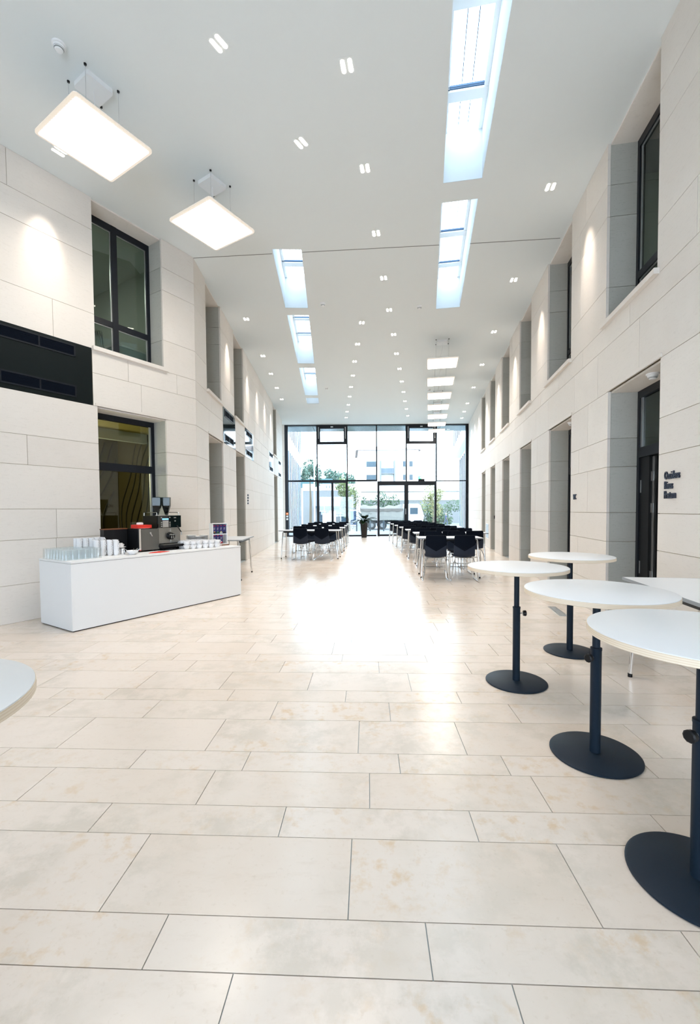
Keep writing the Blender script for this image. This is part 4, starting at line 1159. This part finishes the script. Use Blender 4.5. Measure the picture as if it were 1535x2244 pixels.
for x in (-1.6, 1.1): bal.box(x - .12, x + .12, -1.2, 0, 0, 11.8)
obj('balcony_post', bal, M['concrete'], t)
for z in (9.2, 6.6, 4.0):
    b_ = obj('balcony', MB().box(-1.6, 1.1, -1.1, 0, z, z + .2), M['concrete'], t)
    obj('railing', MB().box(-1.6, 1.1, -1.12, -1.08, z + .2, z + 1.1), mat('blue grey railing', (.07, .095, .12), .6) if 'blue grey railing' not in bpy.data.materials else bpy.data.materials['blue grey railing'], b_)
t = thing('retaining_wall', 'long low pale banded wall below the white house', 'wall', (1.9, 74, -1.0))
obj('lower_band', MB().box(0, 18, 0, 1, 0, 3.7), M['concrete'], t); obj('upper_band', MB().box(0, 18, -.2, 1, 3.9, 5.2), M['fac_white'], t); obj('coping', MB().box(0, 18, -.3, 1, 5.4, 6.5), M['fac_white'], t)
obj('band_joint', MB().box(0, 18, .1, 1, 3.7, 3.9).box(0, 18, .1, 1, 5.2, 5.4), M['steel_grey'], t)
# shops on the left
t = thing('shop_building', 'low pale shop building with dark canopy across the street on the left', 'building', (-6.5, 60, -1.0))
obj('wall', MB().box(0, 7.4, 0, 6, 0, 5.0), M['concrete'], t); obj('canopy', MB().box(1.8, 7.0, -1.2, 0, 2.55, 2.85), M['fac_blue'], t)
obj('parapet', MB().box(0, 7.5, -.05, 6.05, 5.0, 5.9), M['fac_white'], t)
for x in (2.2, 3.6, 5.2, 6.2):
    f = obj('shop_window', MB().box(x, x + .95, -.06, .02, .6, 2.2), M['fac_white'], t); obj('window_pane', MB().box(x + .08, x + .87, -.08, -.06, .7, 2.1), M['fac_blue'] if x != 3.6 else M['fac_white'], f)
for x in range(6):
    obj('vent_opening', MB().box(3.2 + x * .42, 3.4 + x * .42, -.07, -.05, 5.3, 5.7), M['steel_grey'], t)
t = thing('teal_building', 'tall white and teal building behind the shops on the left', 'building', (-9.5, 72, -1.0))
obj('wall', MB().box(0, 6.2, 0, 8, 0, 6.0), M['fac_white'], t); obj('teal_roof', MB().obox((-.2, -.3, 6.0), (6.8, 0, 0), (0, 8, 0), (0, 0, 1.5)), M['fac_teal'], t)
f = obj('window', MB().box(3.2, 4.4, -.06, .02, 3.8, 5.2), M['fac_teal'], t); obj('window_pane', MB().box(3.35, 4.2, -.08, -.06, 3.95, 5.0), M['fac_blue'], f)
t = thing('road_sign', 'small round red no-entry sign across the street', 'sign', (-3.3, 56, -1.0))
obj('sign_post', MB().tube([(0, .03, 0), (0, .03, 3.4)], .03, 6), M['silver'], t)
dsk = MB().lathe([(0, 0), (.33, 0), (.33, .03), (0, .03)], 20).xform(Matrix.Translation((0, 0, 3.3)) @ Matrix.Rotation(PI / 2, 4, 'X'))
dd = obj('sign_disc', dsk, M['red'], t); obj('sign_bar', MB().box(-.22, .22, -.045, -.03, 3.24, 3.36), M['white'], dd)
t = thing('notice_board', 'white framed notice board before the shop canopy', 'board', (-2.6, 50, -1.0))
obj('board_panel', MB().box(-.55, .55, 0, .08, .75, 1.95), M['white'], t); obj('board_leg', MB().box(-.5, -.44, .02, .06, 0, .75), M['silver'], t); obj('board_leg', MB().box(.44, .5, .02, .06, 0, .75), M['silver'], t)
t = thing('advert_board', 'blue poster board behind the third glass bay', 'board', (.25, 46, -1.0))
obj('board_frame', MB().box(-.5, .5, 0, .1, .6, 2.3), M['white'], t); obj('poster', MB().box(-.42, .42, -.01, 0, .7, 2.2), mat('blue poster', (.02, .05, .11), .5, var=.5, scale=4), t); obj('board_leg', MB().box(-.04, .04, .02, .08, 0, .6), M['silver'], t)
t = thing('lamp_post', 'slim pale lamp post beyond the first glass bay', 'post', (-3.5, 43, -1.0))
obj('mast', MB().tube([(0, 0, 0), (0, 0, 7.4)], [.09, .05], 8), M['silver'], t); obj('lamp_head', MB().box(-.1, .6, -.1, .1, 7.4, 7.5), M['silver'], t)
bo = MB().lathe([(0, 0), (.06, 0), (.06, .88), (.05, .92), (0, .93)], 12).mesh('bollard', mat('blue grey bollard', (.015, .030, .042), .5), True)
for x, l in ((.55, 'left'), (1.66, 'middle'), (2.77, 'right')):
    tag(link('bollard', bo, None, (x, 35.7, -.54)), 'dark slim bollard on the forecourt, %s of three' % l, 'bollard', 'bollards on the forecourt')
# lorry
t = thing('dump_truck', 'white tipper lorry with tarpaulined load passing behind the planter', 'truck', (1.2, 50, -1.0))
obj('chassis', MB().box(0, 6.9, .2, 2.2, .75, 1.0), M['black'], t)
obj('tipper_bed', MB().prism([(.1, .0), (4.9, .0), (4.9, 2.4), (.1, 2.4)], 1.1, 2.35), mat('pale cream tipper', (.17, .165, .15), .6), t)
tp = MB(); nX = 16
for i in range(nX + 1):
    x = .05 + 4.9 * i / nX; b_ = .12 * math.sin(i * 1.3) + .10 * math.sin(i * .55)
    tp.v += [Vector((x, -.06, 2.1 + .06 * math.sin(i * 1.7))), Vector((x, 0, 2.42)), Vector((x, 1.2, 2.75 + b_)), Vector((x, 2.4, 2.42)), Vector((x, 2.46, 2.1))]
    if i:
        k_ = len(tp.v) - 10
        for j in range(4): tp.face((k_ + j, k_ + j + 1, k_ + j + 6, k_ + j + 5))
obj('tarpaulin', tp, mat('grey brown tarpaulin', (.08, .072, .065), .9, var=.2, scale=5), t, smooth=True)
cb = MB().prism([(0, 0), (0, 0), (0, 0)], 0, 0); cb = MB()
prof = [(5.2, .7), (7.2, .7), (7.35, 1.6), (7.0, 2.75), (6.7, 2.95), (5.2, 2.95)]
k_ = 0; cb.v += [Vector((x, .1, z)) for x, z in prof] + [Vector((x, 2.3, z)) for x, z in prof]; nP = len(prof)
cb.face(list(range(nP))); cb.face([nP + nP - 1 - i for i in range(nP)])
for i in range(nP): cb.face((i, nP + i, nP + (i + 1) % nP, (i + 1) % nP))
c_ = obj('cab', cb, M['fac_white'], t)
obj('side_window', MB().prism([(0, 0)] * 3, 0, 0) if False else MB().box(5.75, 6.65, .07, .1, 1.75, 2.5), M['fac_blue'], c_)
obj('windscreen', MB().obox((7.36, .3, 1.75), (-.28, 0, .92), (0, 1.8, 0), (.02, 0, .01)), M['fac_blue'], c_)
for x in (1.3, 2.55, 6.3):
    for y in (.02, 2.1):
        w_ = MB().lathe([(0, -.14), (.46, -.14), (.5, -.1), (.5, .1), (.46, .14), (0, .14)], 20).xform(Matrix.Translation((x, y + .14, .5)) @ Matrix.Rotation(PI / 2, 4, 'X'))
        wh = obj('wheel', w_, mat('tyre rubber', (.02, .022, .024), .9) if 'tyre rubber' not in bpy.data.materials else bpy.data.materials['tyre rubber'], t, smooth=True)
        obj('wheel_rim', MB().lathe([(0, 0), (.24, 0), (.24, .03), (0, .05)], 16).xform(Matrix.Translation((x, y - .005, .5)) @ Matrix.Rotation(PI / 2, 4, 'X')), M['concrete'], wh)
# trees and hedge
def foliage(c, r, n, sz, seed):
    rn = random.Random(seed); mb = MB()
    bl = [(Vector((rn.uniform(-.6, .6) * r[0], rn.uniform(-.6, .6) * r[1], rn.uniform(-.6, .6) * r[2])), rn.uniform(.35, .6)) for _ in range(9)]
    for _ in range(n):
        b_, k_ = rn.choice(bl)
        d = Vector((rn.gauss(0, 1), rn.gauss(0, 1), rn.gauss(0, 1))).normalized() * rn.uniform(.6, 1) * k_
        p = Vector(c) + b_ + Vector((d.x * r[0], d.y * r[1], d.z * r[2]))
        a = Vector((rn.gauss(0, 1), rn.gauss(0, 1), rn.gauss(0, 1))).normalized(); b2 = a.orthogonal().normalized(); s_ = sz * rn.uniform(.6, 1.3)
        mb.quad(p - a * s_, p - b2 * s_ * .6, p + a * s_, p + b2 * s_ * .6)
    return mb
def leafmat(name, col): return mat(name, col, .7, var=.45, scale=1.2)
M['lf1'] = leafmat('yellow green leaves', (.085, .11, .03)); M['lf2'] = leafmat('mid green leaves', (.025, .060, .022)); M['lf3'] = leafmat('blue green leaves', (.045, .095, .07)); M['lf4'] = leafmat('pale yellow leaves', (.13, .13, .045))
def tree(x, y, z0, h, r, m, n, sz, label, seed):
    t = thing('tree', label, 'tree', (x, y, z0))
    obj('trunk', MB().tube([(0, 0, 0), (.05, 0, h * .5), (0, 0, h * .85)], [.16, .12, .05], 8), M['bark'], t)
    obj('foliage', foliage((0, 0, h), r, n, sz, seed), M[m], t)
tree(-.1, 44, -1, 3.6, (1.3, 1.3, 2.2), 'lf1', 1500, .13, 'yellow green street tree behind the planter to the left', 1)
tree(-4.2, 46, -1, 6.3, (1.3, 1.5, 1.7), 'lf3', 900, .16, 'blue green tree at the corner of the left wing', 2)
tree(-3.6, 92, -1, 8.6, (2.6, 2.5, 2.4), 'lf3', 900, .28, 'hazy tree rising above the shop building', 3)
tree(-.3, 80, -1, 7.2, (1.5, 1.6, 2.2), 'lf3', 700, .26, 'hazy tree left of the white house', 4)
tree(10.4, 54, -1, 3.4, (1.6, 1.4, 1.9), 'lf4', 1100, .14, 'yellow leaved small tree beside the right glass bay', 5)
def bush(x, y, z, r, m, n, sz, label, seed):
    t = thing('bush', label, 'bush', (x, y, z)); obj('foliage', foliage((0, 0, r[2] * .8), r, n, sz, seed), M[m], t)
    obj('stem', MB().tube([(0, 0, 0), (0, 0, r[2])], [.08, .03], 6), M['bark'], t)
bush(13.6, 66, -1, (4.2, 1.6, 2.3), 'lf2', 2200, .17, 'dark green bushes behind the walking person', 7)
bush(9.9, 68, -1, (2.0, 1.4, 1.9), 'lf2', 900, .17, 'dark green bush beyond the lorry cab', 8)
bush(6.6, 70, -1, (2.6, 1.3, 3.3), 'lf2', 1300, .17, 'green ivy bush above the lorry load', 9)
bush(2.9, 69, -1, (1.2, 1.0, 2.5), 'lf2', 700, .17, 'green bush above the tipper, left of the door post', 10)
# pedestrian
me = bpy.data.meshes.new('person')
P = [(0, 0, .92), (0, 0, 1.15), (0, 0, 1.40), (0, 0, 1.50), (0, .02, 1.60), (0, .02, 1.72),
     (.09, 0, .88), (.12, .16, .48), (.12, .10, .06), (.12, .22, .03), (-.09, 0, .88), (-.12, -.12, .48), (-.12, -.36, .12), (-.12, -.28, .05),
     (.19, 0, 1.40), (.24, -.10, 1.14), (.23, .04, .92), (.23, .08, .84), (-.19, 0, 1.40), (-.24, .06, 1.13), (-.22, .20, .95), (-.22, .25, .88)]
E_ = [(0, 1), (1, 2), (2, 3), (3, 4), (4, 5), (0, 6), (6, 7), (7, 8), (8, 9), (0, 10), (10, 11), (11, 12), (12, 13), (2, 14), (14, 15), (15, 16), (16, 17), (2, 18), (18, 19), (19, 20), (20, 21)]
RD = [.13, .125, .14, .06, .085, .08, .095, .06, .04, .035, .095, .06, .04, .035, .06, .042, .032, .03, .06, .042, .032, .03]
me.from_pydata(P, E_, [])
pe = link('person', me, None, (13.3, 60, -1.0), -PI / 2 + .3)
pe.modifiers.new('skin', 'SKIN'); pe.modifiers.new('smooth', 'SUBSURF').levels = 1
for i, r_ in enumerate(RD): me.skin_vertices[0].data[i].radius = (r_, r_)
me.skin_vertices[0].data[0].use_root = True
me.materials.append(mat('skin', (.20, .13, .10), .6))
tag(pe, 'person in blue shirt and dark trousers walking past outside', 'person')
obj('shirt', MB().lathe([(.145, .92), (.15, 1.1), (.175, 1.38), (.10, 1.47), (.07, 1.49)], 14, (0, 0, 0), 0, 1.15, .9).tube([(.19, 0, 1.40), (.235, -.08, 1.20)], [.075, .06], 8).tube([(-.19, 0, 1.40), (-.235, .05, 1.20)], [.075, .06], 8), mat('blue shirt', (.03, .05, .11), .8), pe, smooth=True)
obj('trousers', MB().tube([(.08, 0, .95), (.12, .16, .48), (.12, .10, .12)], [.115, .08, .06], 10).tube([(-.08, 0, .95), (-.12, -.12, .48), (-.12, -.34, .16)], [.115, .08, .06], 10), mat('dark trousers', (.04, .06, .10), .9), pe, smooth=True)
obj('hair', MB().lathe([(0, 1.79), (.07, 1.77), (.092, 1.70), (.085, 1.64), (.07, 1.66), (0, 1.78)], 12, (0, .0, 0)), mat('grey hair', (.45, .42, .38), .9), pe, smooth=True)
